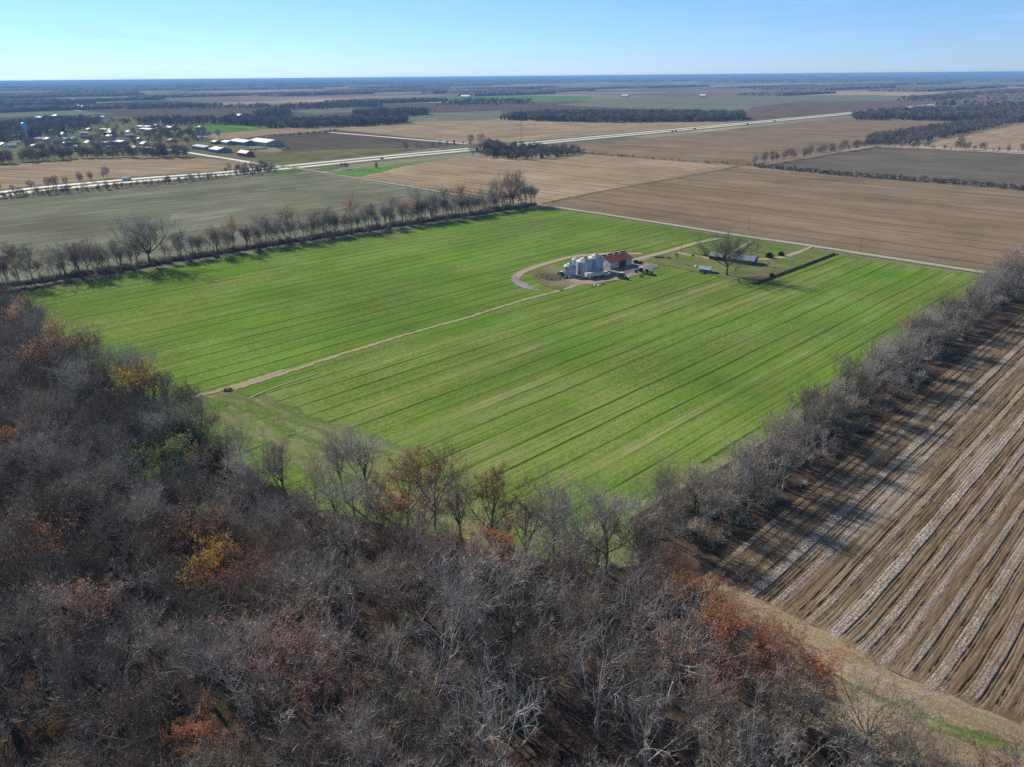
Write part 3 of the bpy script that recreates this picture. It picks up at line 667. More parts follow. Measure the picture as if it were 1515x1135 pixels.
# --- the left tree row
ROWL = [(-150, 452), (0, 425), (60, 417), (222, 392), (310, 377), (400, 362), (560, 338), (700, 317), (790, 303)]
BIG = [(222, 392, 'spread', 25, 'great spreading bare oak, the tallest of the left tree row', 1.25),
 (118, 410, 'bare1', 19, 'wide bare tree left of the great oak in the tree row', 1.1), (30, 418, 'faded', 20, 'tawny-crowned tree at the left end of the tree row', 1), (50, 420, 'bare1', 20, 'tall bare tree beside the tawny-crowned one, left end of the row', 1),
 (205, 400, 'faded', 17, 'reddish tree tucked against the left side of the great oak', 1), (132, 408, 'faded', 18, 'brownish tree behind the wide bare one', 1),
 (348, 372, 'faded', 20, 'red-brown tree in the tree row, first red one right of the great oak', .8), (318, 378, 'faded', 17, 'yellow-topped tree left of the red-brown one in the row', .8), (395, 362, 'bare1', 18, 'bare round-crowned tree between red-brown and yellowish trees in the row', 1.1),
 (430, 355, 'faded', 21, 'tall yellowish-brown tree in the middle of the tree row', .95), (366, 370, 'bare2', 15, 'dark bare tree just right of the red-brown one', 1),
 (467, 348, 'bare1', 16, 'low round bare tree in the middle of the tree row', 1.1), (484, 345, 'bare3', 16, 'grey bare tree right of the low round one in the row', 1), (520, 340, 'faded', 23, 'tall dark red tree in the right half of the tree row', .8),
 (550, 335, 'bare1', 15, 'bare tree right of the tall dark red one', 1), (583, 330, 'bare1', 19, 'grey rounded tree left of the orange one in the row', .95), (600, 327, 'orange', 14, 'orange tree in the right half of the tree row', .8),
 (618, 324, 'bare1', 22, 'tall bare round tree right of the orange one in the row', 1), (642, 320, 'bare3', 17, 'bare tree two places right of the orange one', .8), (660, 317, 'bare1', 20, 'grey tree pair left of the yellowish tree near the road', 1.1),
 (683, 314, 'yellow', 20, 'yellow-green tree near the road end of the tree row', .65), (716, 308, 'bare3', 15, 'low bushy bare tree near the road end of the row', 1.1), (735, 305, 'bare5', 20, 'bare tree left of the last one at the road', .85), (759, 302, 'spread', 24, 'last big round-crowned tree of the row, at the road', .85)]
for x, y, k, h, lab, wd in BIG: tree(k, at(x, y), h, lab, wide=wd, name='hedgerow_tree')
def rowpts(px, n, jit, r=rng):
    pts = [at(*p) for p in px]; Ls = [(b - a).length for a, b in zip(pts, pts[1:])]; tot = sum(Ls); out = []
    for k in range(n):
        d = tot * (k + .5 + r.uniform(-.4, .4)) / n; i = 0
        while i < len(Ls) - 1 and d > Ls[i]: d -= Ls[i]; i += 1
        p = pts[i].lerp(pts[i + 1], d / Ls[i]); out.append(p + Vector((r.uniform(-jit, jit), r.uniform(-jit, jit), 0)))
    return out
oak = at(222, 392)
for p in rowpts(ROWL, 190, 3.5):
    if (p - oak).length < 9: continue
    if min((p.x - a) ** 2 + (p.y - b) ** 2 for a, b in TREES) < 3: continue
    tree(rng.choice(['bare2', 'bare4', 'bare6', 'bare8', 'bare5', 'bare7', 'faded']), p, rng.choice([rng.uniform(8, 12), rng.uniform(11, 14), rng.uniform(13, 17)]), 'smaller bare tree filling the tree row between two fields', 'fill-in trees of the left tree row', wide=.9, name='hedgerow_tree')

# --- right tree row (between wheat and ploughland), many tangled crowns
ROWR = [(985, 800), (1060, 760), (1130, 715), (1210, 645), (1300, 575), (1390, 500), (1450, 455), (1490, 425)]
for x, y, k, h, lab in [(985, 760, 'bare6', 15, 'leaning bare tree at the wood end of the right tree row'), (1100, 690, 'bare2', 15, 'tall bare tree sticking up from the right tree row, nearer half'),
    (1195, 610, 'bare3', 13, 'round grey tree with reddish top in the right tree row'), (1370, 490, 'bare1', 15, 'dark round tree in the far half of the right tree row'), (1345, 495, 'faded', 13, 'rusty-edged tree on the wheat side of the right row'),
    (1490, 405, 'faded', 20, 'reddish tree at the road end of the right tree row'), (1470, 430, 'bare1', 17, 'grey bushy tree just before the road end of the right row'), (1510, 415, 'bare3', 20, 'tall bare tree at the right picture edge by the road'),
    (1255, 560, 'bare1', 14, 'wide grey tree in the middle of the right tree row'), (1300, 540, 'bare5', 14, 'dense grey tree at the thickest part of the right row')]:
    tree(k, at(x, y, h * .5), h, lab)
for p in rowpts(ROWR, 95, 6.5):
    if min((p.x - a) ** 2 + (p.y - b) ** 2 for a, b in TREES) < 7: continue
    tree(rng.choice(['bare1', 'bare3', 'bare5', 'bare7', 'bare8', 'bare2', 'bare4', 'pale']), p, rng.choice([rng.uniform(5.5, 9), rng.uniform(8, 11), rng.uniform(10, 14)]), 'tangled bare tree of the dense row beside the ploughed field', 'trees of the right tree row', wide=.95, name='hedgerow_tree')
for p in rowpts(ROWR, 34, 5):
    tree(rng.choice(['bare2', 'bare6', 'bare7', 'bare8', 'pale']), p, rng.uniform(12, 17), 'taller bare tree rising out of the dense row beside the ploughed field', 'taller trees of the right tree row', wide=.8, name='hedgerow_tree')
for p in rowpts([(1490, 415), (1700, 400)], 16, 7):
    tree(rng.choice(['bare1', 'bare3', 'bare5']), p, rng.uniform(12, 18), 'bare tree clustered by the road at the right picture edge', 'trees at the right road end')

# --- the wood: the nearest as things, the rest one object
cand = []
xs = [p[0] for p in WOODP]; ys = [p[1] for p in WOODP]
clear = at(2, 800); grid = {}
for x, y in TREES: grid.setdefault((int(x // 5), int(y // 5)), []).append((x, y))
for _ in range(26000):
    x = rng.uniform(min(xs), max(xs)); y = rng.uniform(min(ys), max(ys))
    if not inside(x, y, WOODP) or y < 52: continue
    if x < -.80 * y - 45 or x > 70 + y * .5: continue
    if (Vector((x, y, 0)) - clear).length < 9: continue
    gx, gy = int(x // 5), int(y // 5); sp = 6.3
    if any((x - a) ** 2 + (y - b) ** 2 < sp * sp for i in (-1, 0, 1) for j in (-1, 0, 1) for a, b in grid.get((gx + i, gy + j), [])): continue
    if any(a0 * a0 + b0 * b0 < 95 and b0 < -1 and abs(a0) < 5.5 or a0 * a0 + b0 * b0 < 20 for a0, b0 in ((x - a, y - b) for a, b in LEAFY)): continue
    grid.setdefault((gx, gy), []).append((x, y)); cand.append((x, y))
def seen_size(q):
    x, y = q; d = math.sqrt(x * x + y * y + 90 ** 2)
    return d + (400 if (y < 72 or abs(x) > .80 * y + 25) else 0)
cand.sort(key=seen_size)
print('wood trees', len(cand))
def wkind():
    return rng.choices(['bare1', 'bare2', 'bare3', 'bare4', 'bare7', 'bare6', 'bare8', 'faded', 'pale', 'white'], [4, 4, 4, 3, 5, 4, 5, 1.0, 1.6, .7])[0]
for x, y in cand[:235]:
    k = wkind(); tree(k, (x, y), rng.uniform(12, 20), 'white-limbed tree scattered through the dense wood' if k in ('pale', 'white') else 'brown-tinged tree among the bare ones of the dense wood' if k == 'faded' else 'leafless grey-brown tree crowded in the dense wood',
        'white-limbed trees of the wood' if k in ('pale', 'white') else 'brown-tinged trees of the wood' if k == 'faded' else 'bare trees of the dense wood')

def scatter(name, pts, sources, label=None):
    """one object; pts = (x, y, z, scale, wide, rot, index); sources = list of lists of objects picked with the same index"""
    me = bpy.data.meshes.new(name); me.from_pydata([p[:3] for p in pts], [], [])
    for an, k in (('sc', 3), ('wd', 4), ('rt', 5)):
        a = me.attributes.new(an, 'FLOAT', 'POINT'); a.data.foreach_set('value', [p[k] for p in pts])
    a = me.attributes.new('ix', 'INT', 'POINT'); a.data.foreach_set('value', [p[6] for p in pts])
    o = bpy.data.objects.new(name, me); col.objects.link(o); o['kind'] = 'stuff'
    if label: o['label'] = label
    g = bpy.data.node_groups.new(name, 'GeometryNodeTree')
    g.interface.new_socket('Geometry', in_out='INPUT', socket_type='NodeSocketGeometry'); g.interface.new_socket('Geometry', in_out='OUTPUT', socket_type='NodeSocketGeometry')
    N = g.nodes; gi = N.new('NodeGroupInput'); go = N.new('NodeGroupOutput')
    def attr(n, t):
        a = N.new('GeometryNodeInputNamedAttribute'); a.data_type = t; a.inputs['Name'].default_value = n; return a.outputs['Attribute']
    scx, wdx, rtx, ixx = attr('sc', 'FLOAT'), attr('wd', 'FLOAT'), attr('rt', 'FLOAT'), attr('ix', 'INT')
    mul = N.new('ShaderNodeMath'); mul.operation = 'MULTIPLY'; g.links.new(scx, mul.inputs[0]); g.links.new(wdx, mul.inputs[1])
    cs = N.new('ShaderNodeCombineXYZ'); g.links.new(mul.outputs[0], cs.inputs[0]); g.links.new(mul.outputs[0], cs.inputs[1]); g.links.new(scx, cs.inputs[2])
    crt = N.new('ShaderNodeCombineXYZ'); g.links.new(rtx, crt.inputs[2]); er = N.new('FunctionNodeEulerToRotation'); g.links.new(crt.outputs[0], er.inputs[0])
    out = N.new('GeometryNodeJoinGeometry')
    for lst in sources:
        j = N.new('GeometryNodeJoinGeometry')
        for ob in lst:
            oi = N.new('GeometryNodeObjectInfo'); oi.transform_space = 'ORIGINAL'; oi.inputs['Object'].default_value = ob; oi.inputs['As Instance'].default_value = True
            g.links.new(oi.outputs['Geometry'], j.inputs[0])
        ip = N.new('GeometryNodeInstanceOnPoints'); ip.inputs['Pick Instance'].default_value = True
        g.links.new(gi.outputs[0], ip.inputs['Points']); g.links.new(j.outputs[0], ip.inputs['Instance']); g.links.new(ixx, ip.inputs['Instance Index'])
        g.links.new(er.outputs[0], ip.inputs['Rotation']); g.links.new(cs.outputs[0], ip.inputs['Scale']); g.links.new(ip.outputs[0], out.inputs[0])
    g.links.new(out.outputs[0], go.inputs[0])
    md = o.modifiers.new('scatter', 'NODES'); md.node_group = g
    return o
wk = ['bare1', 'bare2', 'bare3', 'bare4', 'bare7', 'bare6', 'faded', 'pale', 'bare8']
wk = [k for k in wk if k in SRC]
scatter('woodland', [(x, y, 0, rng.uniform(.58, .95), rng.uniform(.85, 1.1), rng.uniform(0, 6.28), rng.choices(range(len(wk)), [5, 5, 4, 4, 4, 4, 1.5, .8, 4][:len(wk)])[0]) for x, y in cand[235:]],
        [[SRC[k][0] for k in wk], [SRC[k][1] for k in wk]], 'leafless trees massed in the wood beyond the nearest ones')

# --- shrubs: dense twiggy brush
def gen_shrub(seed, H, W, n, leaf, m1, m2):
    r = random.Random(seed); C = MB()
    for k in range(n):
        a = r.uniform(0, 6.28); rad = W * r.random() * .5; b = Vector((math.cos(a) * rad * .7, math.sin(a) * rad * .7, 0)); hh = H * r.choice([r.uniform(.25, .6), r.uniform(.4, 1)])
        e = b + Vector((math.cos(a) * W * .2 + r.gauss(0, .4), math.sin(a) * W * .2 + r.gauss(0, .4), hh))
        C.tube([b, (b + e) / 2 + Vector((r.uniform(-.3, .3), r.uniform(-.3, .3), .15)), e], [.045, .028, .01], 3, 0, False)
        for q in range(8):
            t = r.uniform(.25, 1); p = b.lerp(e, t); d = rdir(r, (e - b).normalized(), r.uniform(.3, 1.3)); s = d.orthogonal().normalized() * .022
            C.tri(p - s, p + s, p + d * r.uniform(.4, 1.2))
            if r.random() < leaf:
                p = p + d * r.uniform(.2, .8); a2 = Vector((r.gauss(0, 1), r.gauss(0, 1), r.gauss(0, 1))).normalized(); b2 = a2.orthogonal().normalized(); z = r.uniform(.12, .3)
                C.quad(p - a2 * z / 2, p + b2 * z / 2.6, p + a2 * z / 2, p - b2 * z / 2.6, 1)
    return C.mesh('shrub', [m1, m2])
SH = [gen_shrub(31, 3.4, 3.6, 75, .12, B_twig, L_brn), gen_shrub(32, 2.4, 4.4, 80, .2, B_twigr, L_brn), gen_shrub(33, 2.8, 3.4, 70, .6, B_twig, leafmat('dark_honeysuckle_leaves', [(.04, .06, .022), (.06, .09, .03), (.09, .10, .04)]))]
shr = []
for i, p in enumerate(rowpts([(60, 424), (222, 398), (400, 368), (560, 342), (700, 321)], 14, 1.5)):
    o = bpy.data.objects.new('shrub', SH[i % 3]); col.objects.link(o); o.location = p; o.rotation_euler = (0, 0, rng.uniform(0, 6)); s = rng.uniform(.9, 1.4); o.scale = (s, s, s)
    tag(o, 'leafless shrub at the foot of the left tree row', 'shrub', 'shrubs under the left tree row'); shr.append(o)
bp = []
for p in rowpts(ROWL, 800, 3): bp.append((p.x, p.y, 0, rng.choice([rng.uniform(.4, .9), rng.uniform(.8, 1.7)]), rng.uniform(.7, 1.1), rng.uniform(0, 6.28), rng.choice([0, 1, 0, 1, 2])))
for p in rowpts(ROWR, 380, 8): bp.append((p.x, p.y, 0, rng.uniform(.6, 1.5), 1.1, rng.uniform(0, 6.28), rng.randrange(3)))
for _ in range(9000):
    x = rng.uniform(min(xs), max(xs)); y = rng.uniform(50, max(ys))
    if inside(x, y, WOODP) and x > -.8 * y - 40 and (Vector((x, y, 0)) - clear).length > 7 and (rng.random() < .12): bp.append((x, y, 0, rng.uniform(.6, 1.6), rng.uniform(1, 1.5), rng.uniform(0, 6.28), rng.choice([0, 0, 1, 1, 2])))
print('brush', len(bp))
scatter('undergrowth', bp, [shr[:3]], 'low leafless brush under the wood and the tree rows')

# --- low-detail far trees (single small meshes)
def gen_far(seed, H, W, n, mats, conic=0, trunk=.3):
    r = random.Random(seed); C = MB(); C.tube([(0, 0, -.3), (0, 0, H * .6)], [.35, .15], 4, 0)
    for k in range(5):
        a = k * 2.4 + r.random(); C.tube([(0, 0, H * .25 + k * .5), (math.cos(a) * W * .3, math.sin(a) * W * .3, H * .75)], [.16, .05], 3, 0, False)
    for k in range(n):
        while True:
            p = Vector((r.uniform(-1, 1), r.uniform(-1, 1), r.uniform(-1, 1)))
            if p.length < 1: break
        t = (p.z + 1) / 2; sh = 1 - conic * t
        q = Vector((p.x * W / 2 * sh, p.y * W / 2 * sh, H * (trunk + (1 - trunk) * t)))
        out = Vector((p.x, p.y, p.z * .7 + .45)).normalized(); d = (out + Vector((r.gauss(0, .5), r.gauss(0, .5), r.gauss(0, .5)))).normalized()
        s = d.orthogonal().normalized(); s.rotate(Matrix.Rotation(r.uniform(0, 6.28), 3, d)); L = r.uniform(.8, 1.8); wd = r.uniform(.08, .26)
        C.tri(q - s * wd, q + s * wd, q + d * L, 1)
    return C.mesh('tree', mats)
FB = bark('far_grey_crown', (.15, .125, .105), (.25, .215, .185), .45)
FR = bark('far_rusty_crown', (.20, .13, .085), (.28, .18, .12), .35)
FG = bark('far_evergreen_crown', (.028, .045, .025), (.05, .075, .035), .25)
FARM = [gen_far(41, 15, 10, 620, [B_dark, FB]), gen_far(42, 17, 9, 620, [B_dark, FB], trunk=.2), gen_far(43, 13, 10, 560, [B_dark, FR], trunk=.2), gen_far(44, 16, 12, 700, [B_dark, FB]), gen_far(45, 9, 5, 380, [B_dark, FG], conic=.8, trunk=.05)]
FSRC = {}
def ftree(v, p, s, label, group=None, name='tree'):
    o = bpy.data.objects.new('evergreen_tree' if v == 4 else name, FARM[v]); col.objects.link(o); o.location = (p.x, p.y, 0); o.rotation_euler = (0, 0, rng.uniform(0, 6.28)); o.scale = (s * rng.uniform(.85, 1.15), s * rng.uniform(.85, 1.15), s)
    tag(o, label, 'tree', group); FSRC.setdefault(v, o); return o
# rows of far trees
for px, n, jit, sz, vs, lab, grp in [
    ([(-60, 247), (40, 240), (120, 234), (280, 232)], 110, 14, (.5, 1.3), (0, 1, 3, 2), 'bare tree in the row between the town and the stubble field', 'trees along the town edge'),
    ([(-60, 290), (60, 282), (130, 268), (160, 262)], 16, 10, (.5, .9), (0, 1), 'small bare tree on the stubble side of the highway, left edge', 'trees left of the highway'),
    ([(0, 293), (200, 277), (330, 263), (402, 256)], 60, 6, (.2, .6), (0, 1, 2), 'low bare tree on the field side of the highway hedge', 'hedge trees below the highway'),
    ([(335, 256), (370, 252), (400, 251)], 12, 6, (.5, .8), (0, 1), 'bare tree in the clump where the highway meets the town road', 'clump at the highway junction'),
    ([(1112, 243), (1150, 238), (1230, 226), (1290, 216)], 42, 6, (.4, .95), (0, 1, 3, 2), 'small rounded tree in the row left of the grey field', 'trees left of the grey field'),
    ([(1305, 218), (1400, 221), (1515, 226), (1640, 232)], 44, 5, (.25, .9), (0, 1, 2), 'thin bare tree in the row behind the grey field', 'trees behind the grey field'),
    ([(600, 222), (660, 217), (700, 214)], 9, 4, (.35, .7), (0, 1), 'small bare tree on the highway bank left of the big clump', 'trees on the highway bank'),
    ([(400, 205), (450, 201), (500, 196)], 18, 4, (.4, .6), (0, 1), 'stubby tree in the hedge of the tilled field', 'hedge trees of the tilled field'),
    ([(500, 252), (520, 249)], 3, 3, (.4, .6), (0, 1), 'small bare tree beside the slip road grass', 'trees by the slip road')]:
    for p in rowpts(px, n, jit): ftree(rng.choice(vs), p, rng.uniform(*sz), lab, grp, 'town_tree' if 'town' in grp else 'roadside_tree' if 'high' in grp else 'hedge_tree')
for x, y, v, s, lab in [(557, 249, 4, .9, 'lone dark conifer by the slip road'), (700, 232, 3, 1.0, 'tall tree at the left of the highway clump'), (697, 214, 3, 1.1, 'round tree above the highway clump'), (712, 216, 3, 1.3, 'largest round tree of the highway clump'),
    (722, 226, 3, 1.1, 'dark tree in the middle of the highway clump'), (672, 215, 4, 1.0, 'dark conifer on the highway bank'), (600, 221, 0, .8, 'bushy tree on the highway bank by the meadow'), (1332, 217, 1, 1.1, 'tall tree at the hedge corner of the grey field'),
    (1455, 223, 0, .9, 'round lone tree behind the grey field, right half'), (1420, 221, 1, 1.2, 'tallest tree of the row behind the grey field')]:
    ftree(v, at(x, y), s, lab)
# town trees
TOWNPOLY = [(0, 208), (0, 182), (150, 178), (280, 190), (330, 205), (285, 214), (180, 224), (60, 226)]
tw = [at(*p) for p in TOWNPOLY]; TP = [(p.x, p.y) for p in tw]
BUILD_AT = []

# ------------------------------------------------------------------ buildings
MROOF = {'white': (.85, .85, .85), 'grey': (.25, .26, .28), 'brown': (.17, .12, .10), 'blue': (.13, .2, .32), 'green': (.05, .16, .10), 'tan': (.33, .27, .21), 'dark': (.07, .07, .08), 'red': (.23, .05, .04)}
MWALL = {'white': (.66, .65, .63), 'brick': (.22, .11, .08), 'blue': (.17, .24, .38), 'tan': (.42, .36, .28), 'grey': (.33, .34, .36), 'dark': (.10, .09, .09)}
def roofmat(c): return paint('roof_' + c, MROOF[c], .6, scale=.5, dirt=tuple(x * .7 for x in MROOF[c]))
def wallmat(c): return paint('siding_' + c, MWALL[c], .7, scale=.6)
GL = paint('window_glass', (.04, .05, .065), .15, spec=.6)
TRIM = paint('white_trim', (.7, .7, .69), .6)
def gable_body(m, L, W, h, rise, wall_i=0):
    m.box(0, 0, 0, L, W, h, mi=wall_i)
    for s in (-1, 1):
        a = (s * L / 2, -W / 2, h); b = (s * L / 2, W / 2, h); c = (s * L / 2, 0, h + rise)
        if s > 0: m.tri(a, b, c)
        else: m.tri(b, a, c)
def gable_roof(m, L, W, h, rise, ov=.5, th=.18):
    L2 = L / 2 + ov; W2 = W / 2 + ov; dz = rise / (W / 2) * ov
    for s in (-1, 1):
        a = (-L2, s * W2, h - dz + .03); b = (L2, s * W2, h - dz + .03); c = (L2, 0, h + rise + .03); d = (-L2, 0, h + rise + .03)
        up = [(p[0], p[1], p[2] + th) for p in (a, b, c, d)]
        if s < 0:
            m.quad(*up); m.quad(d, c, b, a)
        else: m.quad(*up[::-1]); m.quad(a, b, c, d)
        m.quad(a, b, up[1], up[0]) if s < 0 else m.quad(b, a, up[0], up[1])
        m.quad(b, c, up[2], up[1]) if s < 0 else m.quad(c, b, up[1], up[2])
        m.quad(d, a, up[0], up[3]) if s < 0 else m.quad(a, d, up[3], up[0])
def building(name, label, p, L, W, h, rise, roofc, wallc, rz=ROW, cat='house', group=None, parts=True):
    o = thing(name, label, cat, (p.x, p.y, 0), rz, group)
    m = MB(); gable_body(m, L, W, h, max(rise, .05)); m.build('wall', wallmat(wallc), o)
    m = MB(); gable_roof(m, L, W, h, max(rise, .05), .4 if L < 30 else .25); m.build('roof', roofmat(roofc), o)
    if parts:
        m = MB(); m.box(L * .12, -W / 2 - .03, 0, 1.1, .1, 2.1); m.build('door', wallmat('dark'), o)
        k = max(2, int(L / 5)); me = None
        for i in range(k):
            x = -L / 2 + (i + .5) * L / k
            if abs(x - L * .12) < 1.3: continue
            for sy in (-1, 1):
                m = MB(); m.box(x, sy * (W / 2 + .03), 1.0, 1.2, .08, 1.1); m.build('window', GL, o)
    BUILD_AT.append((p.x, p.y, max(L, W))); return o
TB = [ # x, y, L, W, h, rise, roof, wall, angle, name, cat, label
 (302, 221, 52, 20, 5, 2, 'grey', 'blue', ROW, 'metal_shed', 'shed', 'long low shed with a dull grey roof beside the town road'),
 (326, 225, 34, 24, 5, 3, 'white', 'blue', ROW, 'metal_shed', 'shed', 'white-roofed shed in front of the long grey one'),
 (361, 214, 60, 26, 6, 3, 'white', 'blue', ROW, 'warehouse', 'warehouse', 'white-roofed warehouse left of the largest one'),
 (394, 215, 70, 34, 7, 4, 'white', 'grey', ROW, 'warehouse', 'warehouse', 'largest white-roofed warehouse at the edge of the tilled field'),
 (338, 214, 24, 16, 5, 2.5, 'white', 'grey', ROW, 'metal_shed', 'shed', 'small pale shed behind the white-roofed one'),
 (320, 213, 18, 12, 4, 2.5, 'dark', 'dark', ROW, 'metal_shed', 'shed', 'small dark shed behind the long grey one'),
 (364, 231, 30, 13, 5, 3.5, 'dark', 'brick', ROW, 'farm_house', 'house', 'dark brick house below the warehouses'),
 (234, 229, 26, 18, 4.5, 4, 'grey', 'grey', ROAD, 'farm_house', 'house', 'grey hip-roofed house on the lawn above the stubble field'),
 (164, 217, 30, 22, 8, 1, 'blue', 'blue', ROW, 'town_hall_building', 'building', 'boxy blue building in the middle of the town'),
 (181, 214, 30, 14, 6, 1.5, 'white', 'blue', ROW, 'town_building', 'building', 'pale long wing right of the boxy blue building'),
 (216, 190, 60, 24, 5, 1, 'white', 'tan', ROW, 'school_building', 'building', 'long pale flat building at the back of the town, upper one'),
 (220, 194, 62, 22, 5, 1, 'white', 'grey', ROW, 'school_building', 'building', 'long white building just below the pale flat one'),
 (252, 192, 34, 20, 5, 3, 'white', 'blue', ROW, 'town_building', 'building', 'white-roofed building right of the two long ones'),
 (296, 191, 22, 14, 4, 3, 'white', 'white', ROW, 'town_house', 'house', 'white house at the left edge of the park grass'),
 (357, 175, 40, 22, 7, 5, 'white', 'white', ROW, 'town_house', 'house', 'bright white house among trees beyond the park grass'),
 (159, 194, 62, 18, 4, 1.5, 'white', 'white', ROW, 'town_building', 'building', 'long narrow white-roofed building in the upper town'),
 (162, 199, 40, 16, 4, 2, 'brown', 'brick', ROW, 'town_building', 'building', 'brown-roofed building just below the long narrow one'),
 (166, 204, 32, 16, 4, 2.5, 'green', 'white', ROW, 'town_building', 'building', 'green-roofed building above the boxy blue one'),
 (103, 215, 32, 16, 4, 3, 'white', 'tan', ROW, 'town_house', 'house', 'pale-roofed house in the lower town near the tree row'),
 (104, 208, 24, 14, 4, 3, 'white', 'white', ROAD, 'town_house', 'house', 'white gabled house just above the pale-roofed one'),
 (78, 196, 20, 12, 4, 3, 'white', 'white', ROW, 'town_house', 'house', 'small white house right of the water tower top'),
 (55, 198, 16, 12, 4, 3, 'tan', 'white', ROAD, 'town_house', 'house', 'tan-roofed house right beside the water tower'),
 (28, 203, 28, 14, 4, 3, 'white', 'tan', ROW, 'town_house', 'house', 'white-roofed house left of the water tower'),
 (72, 209, 22, 14, 4, 3, 'grey', 'white', ROW, 'town_house', 'house', 'grey-roofed house between water tower and gabled house'),
 (86, 212, 18, 12, 4, 3, 'brown', 'tan', ROAD, 'town_house', 'house', 'brown-roofed cottage left of the pale-roofed house'),
 (6, 217, 20, 14, 4, 3, 'grey', 'white', ROW, 'town_house', 'house', 'white house at the left picture edge of town'),
 (18, 218, 14, 12, 4, 3, 'white', 'white', ROAD, 'town_house', 'house', 'small bright house next to the left picture edge'),
 (132, 214, 18, 12, 4, 3, 'brown', 'white', ROW, 'town_house', 'house', 'brown-roofed white house left of the boxy blue building'),
 (128, 205, 18, 12, 4, 3, 'grey', 'brick', ROAD, 'town_house', 'house', 'brick house with grey roof in mid town'),
 (205, 209, 20, 13, 4, 3, 'grey', 'white', ROW, 'town_house', 'house', 'white house right of the pale long wing'),
 (192, 203, 18, 12, 4, 3, 'white', 'tan', ROAD, 'town_house', 'house', 'white-roofed tan house above the town road'),
 (214, 216, 16, 11, 4, 3, 'brown', 'tan', ROW, 'town_house', 'house', 'small brown-roofed house beside the town road'),
 (61, 176, 60, 20, 5, 2, 'tan', 'tan', ROW, 'farm_building', 'building', 'long tan roof beyond the town, far left'),
 (150, 175, 80, 24, 5, 2, 'white', 'white', ROW, 'farm_building', 'building', 'long white roof beyond the town near the dark field'),
 (84, 174, 30, 20, 6, 3, 'white', 'white', ROW, 'farm_building', 'building', 'pale barn in the trees beyond the town'),
 (118, 161, 50, 24, 9, 5, 'white', 'white', ROW, 'far_barn', 'barn', 'far white barn in the dark field, left of a pair'),
 (125, 162, 50, 24, 9, 5, 'white', 'white', ROW, 'far_barn', 'barn', 'far white barn in the dark field, right of a pair'),
 (28, 156, 60, 26, 9, 4, 'white', 'white', ROW, 'far_barn', 'barn', 'far white roof beside the pale road at the far left'),
 (690, 146, 70, 30, 12, 6, 'white', 'white', ROW, 'far_barn', 'barn', 'far pale farm in the green pasture by a few trees'),
 (925, 144, 42, 18, 9, 5, 'white', 'white', ROW, 'far_barn', 'barn', 'far white farm roof before the long middle wood'),
 (1040, 144, 36, 18, 9, 5, 'white', 'white', ROW, 'far_barn', 'barn', 'far white farm roof right of centre'),
 (1222, 115.5, 500, 200, 50, 5, 'white', 'white', ROW, 'far_plant', 'building', 'tiny bright building on the right horizon'),
]
for x, y, L, W, h, rise, rc, wc, ang, nm, cat, lab in TB:
    ang = ROAD if ang == ROW else ROW
    building(nm, lab, at(x, y), L, W, h, rise, rc, wc, ang, cat, parts=(y > 185))
k = 0; tries = 0
while k < 230 and tries < 6000:
    tries += 1; x = rng.uniform(-30, 335); y = rng.uniform(182, 226); p = at(x, y)
    if not inside(p.x, p.y, TP): continue
    if any((p.x - a) ** 2 + (p.y - b) ** 2 < (c * .6 + 5) ** 2 for a, b, c in BUILD_AT): continue
    # keep a view on the houses: skip trees right in front
    if any(abs(math.atan2(p.x, p.y) - math.atan2(a, b)) < .010 and 0 < math.hypot(a, b) - math.hypot(p.x, p.y) < 45 for a, b, c in BUILD_AT): continue
    ftree(rng.choice([0, 1, 2, 3, 3, 4]), p, rng.uniform(.7, 1.15), 'leafless or rusty tree standing among the town houses', 'trees of the town', 'town_tree'); k += 1

hk = 0; tries = 0
while hk < 34 and tries < 2000:
    tries += 1; x = rng.uniform(-30, 310); y = rng.uniform(186, 222); p = at(x, y)
    if not inside(p.x, p.y, TP) or any((p.x - a) ** 2 + (p.y - b) ** 2 < (c * .6 + 16) ** 2 for a, b, c in BUILD_AT): continue
    rc = rng.choice(['white', 'white', 'grey', 'brown']); hk += 1
    building('town_house', {'white': 'small white-roofed house half hidden among the town trees', 'grey': 'small grey-roofed house half hidden among the town trees', 'brown': 'small brown-roofed house half hidden among the town trees'}[rc], p,
             rng.uniform(13, 20), 11, 3.5, 2.4, rc, rng.choice(['white', 'tan', 'white']), rng.choice([ROW, ROAD]), 'house', rc + '-roofed houses among the town trees')
# the water tower
p = at(43, 214); o = thing('water_tower', 'light blue round-topped water tower above the town', 'water tower', (p.x, p.y, 0)); o.scale = (.72, .72, .74)
BLU = paint('pale_blue_steel', (.17, .42, .72), .4, scale=.1)
m = MB(); m.lathe([(6.5, 0), (5.5, 3), (3.2, 7), (2.2, 12), (1.9, 30), (2.6, 36), (4, 38)], n=24); m.build('stem', BLU, o, True)
m = MB(); m.lathe([(3.8, 38), (6.2, 39.6), (7.6, 42), (8, 45), (7.4, 48), (5.6, 51), (3, 52.6), (0.01, 53)], n=28); m.build('tank', BLU, o, True)
m = MB(); m.tube([(0, 0, 53), (0, 0, 55.5)], [.35, .2], 6); m.build('vent', TRIM, o)
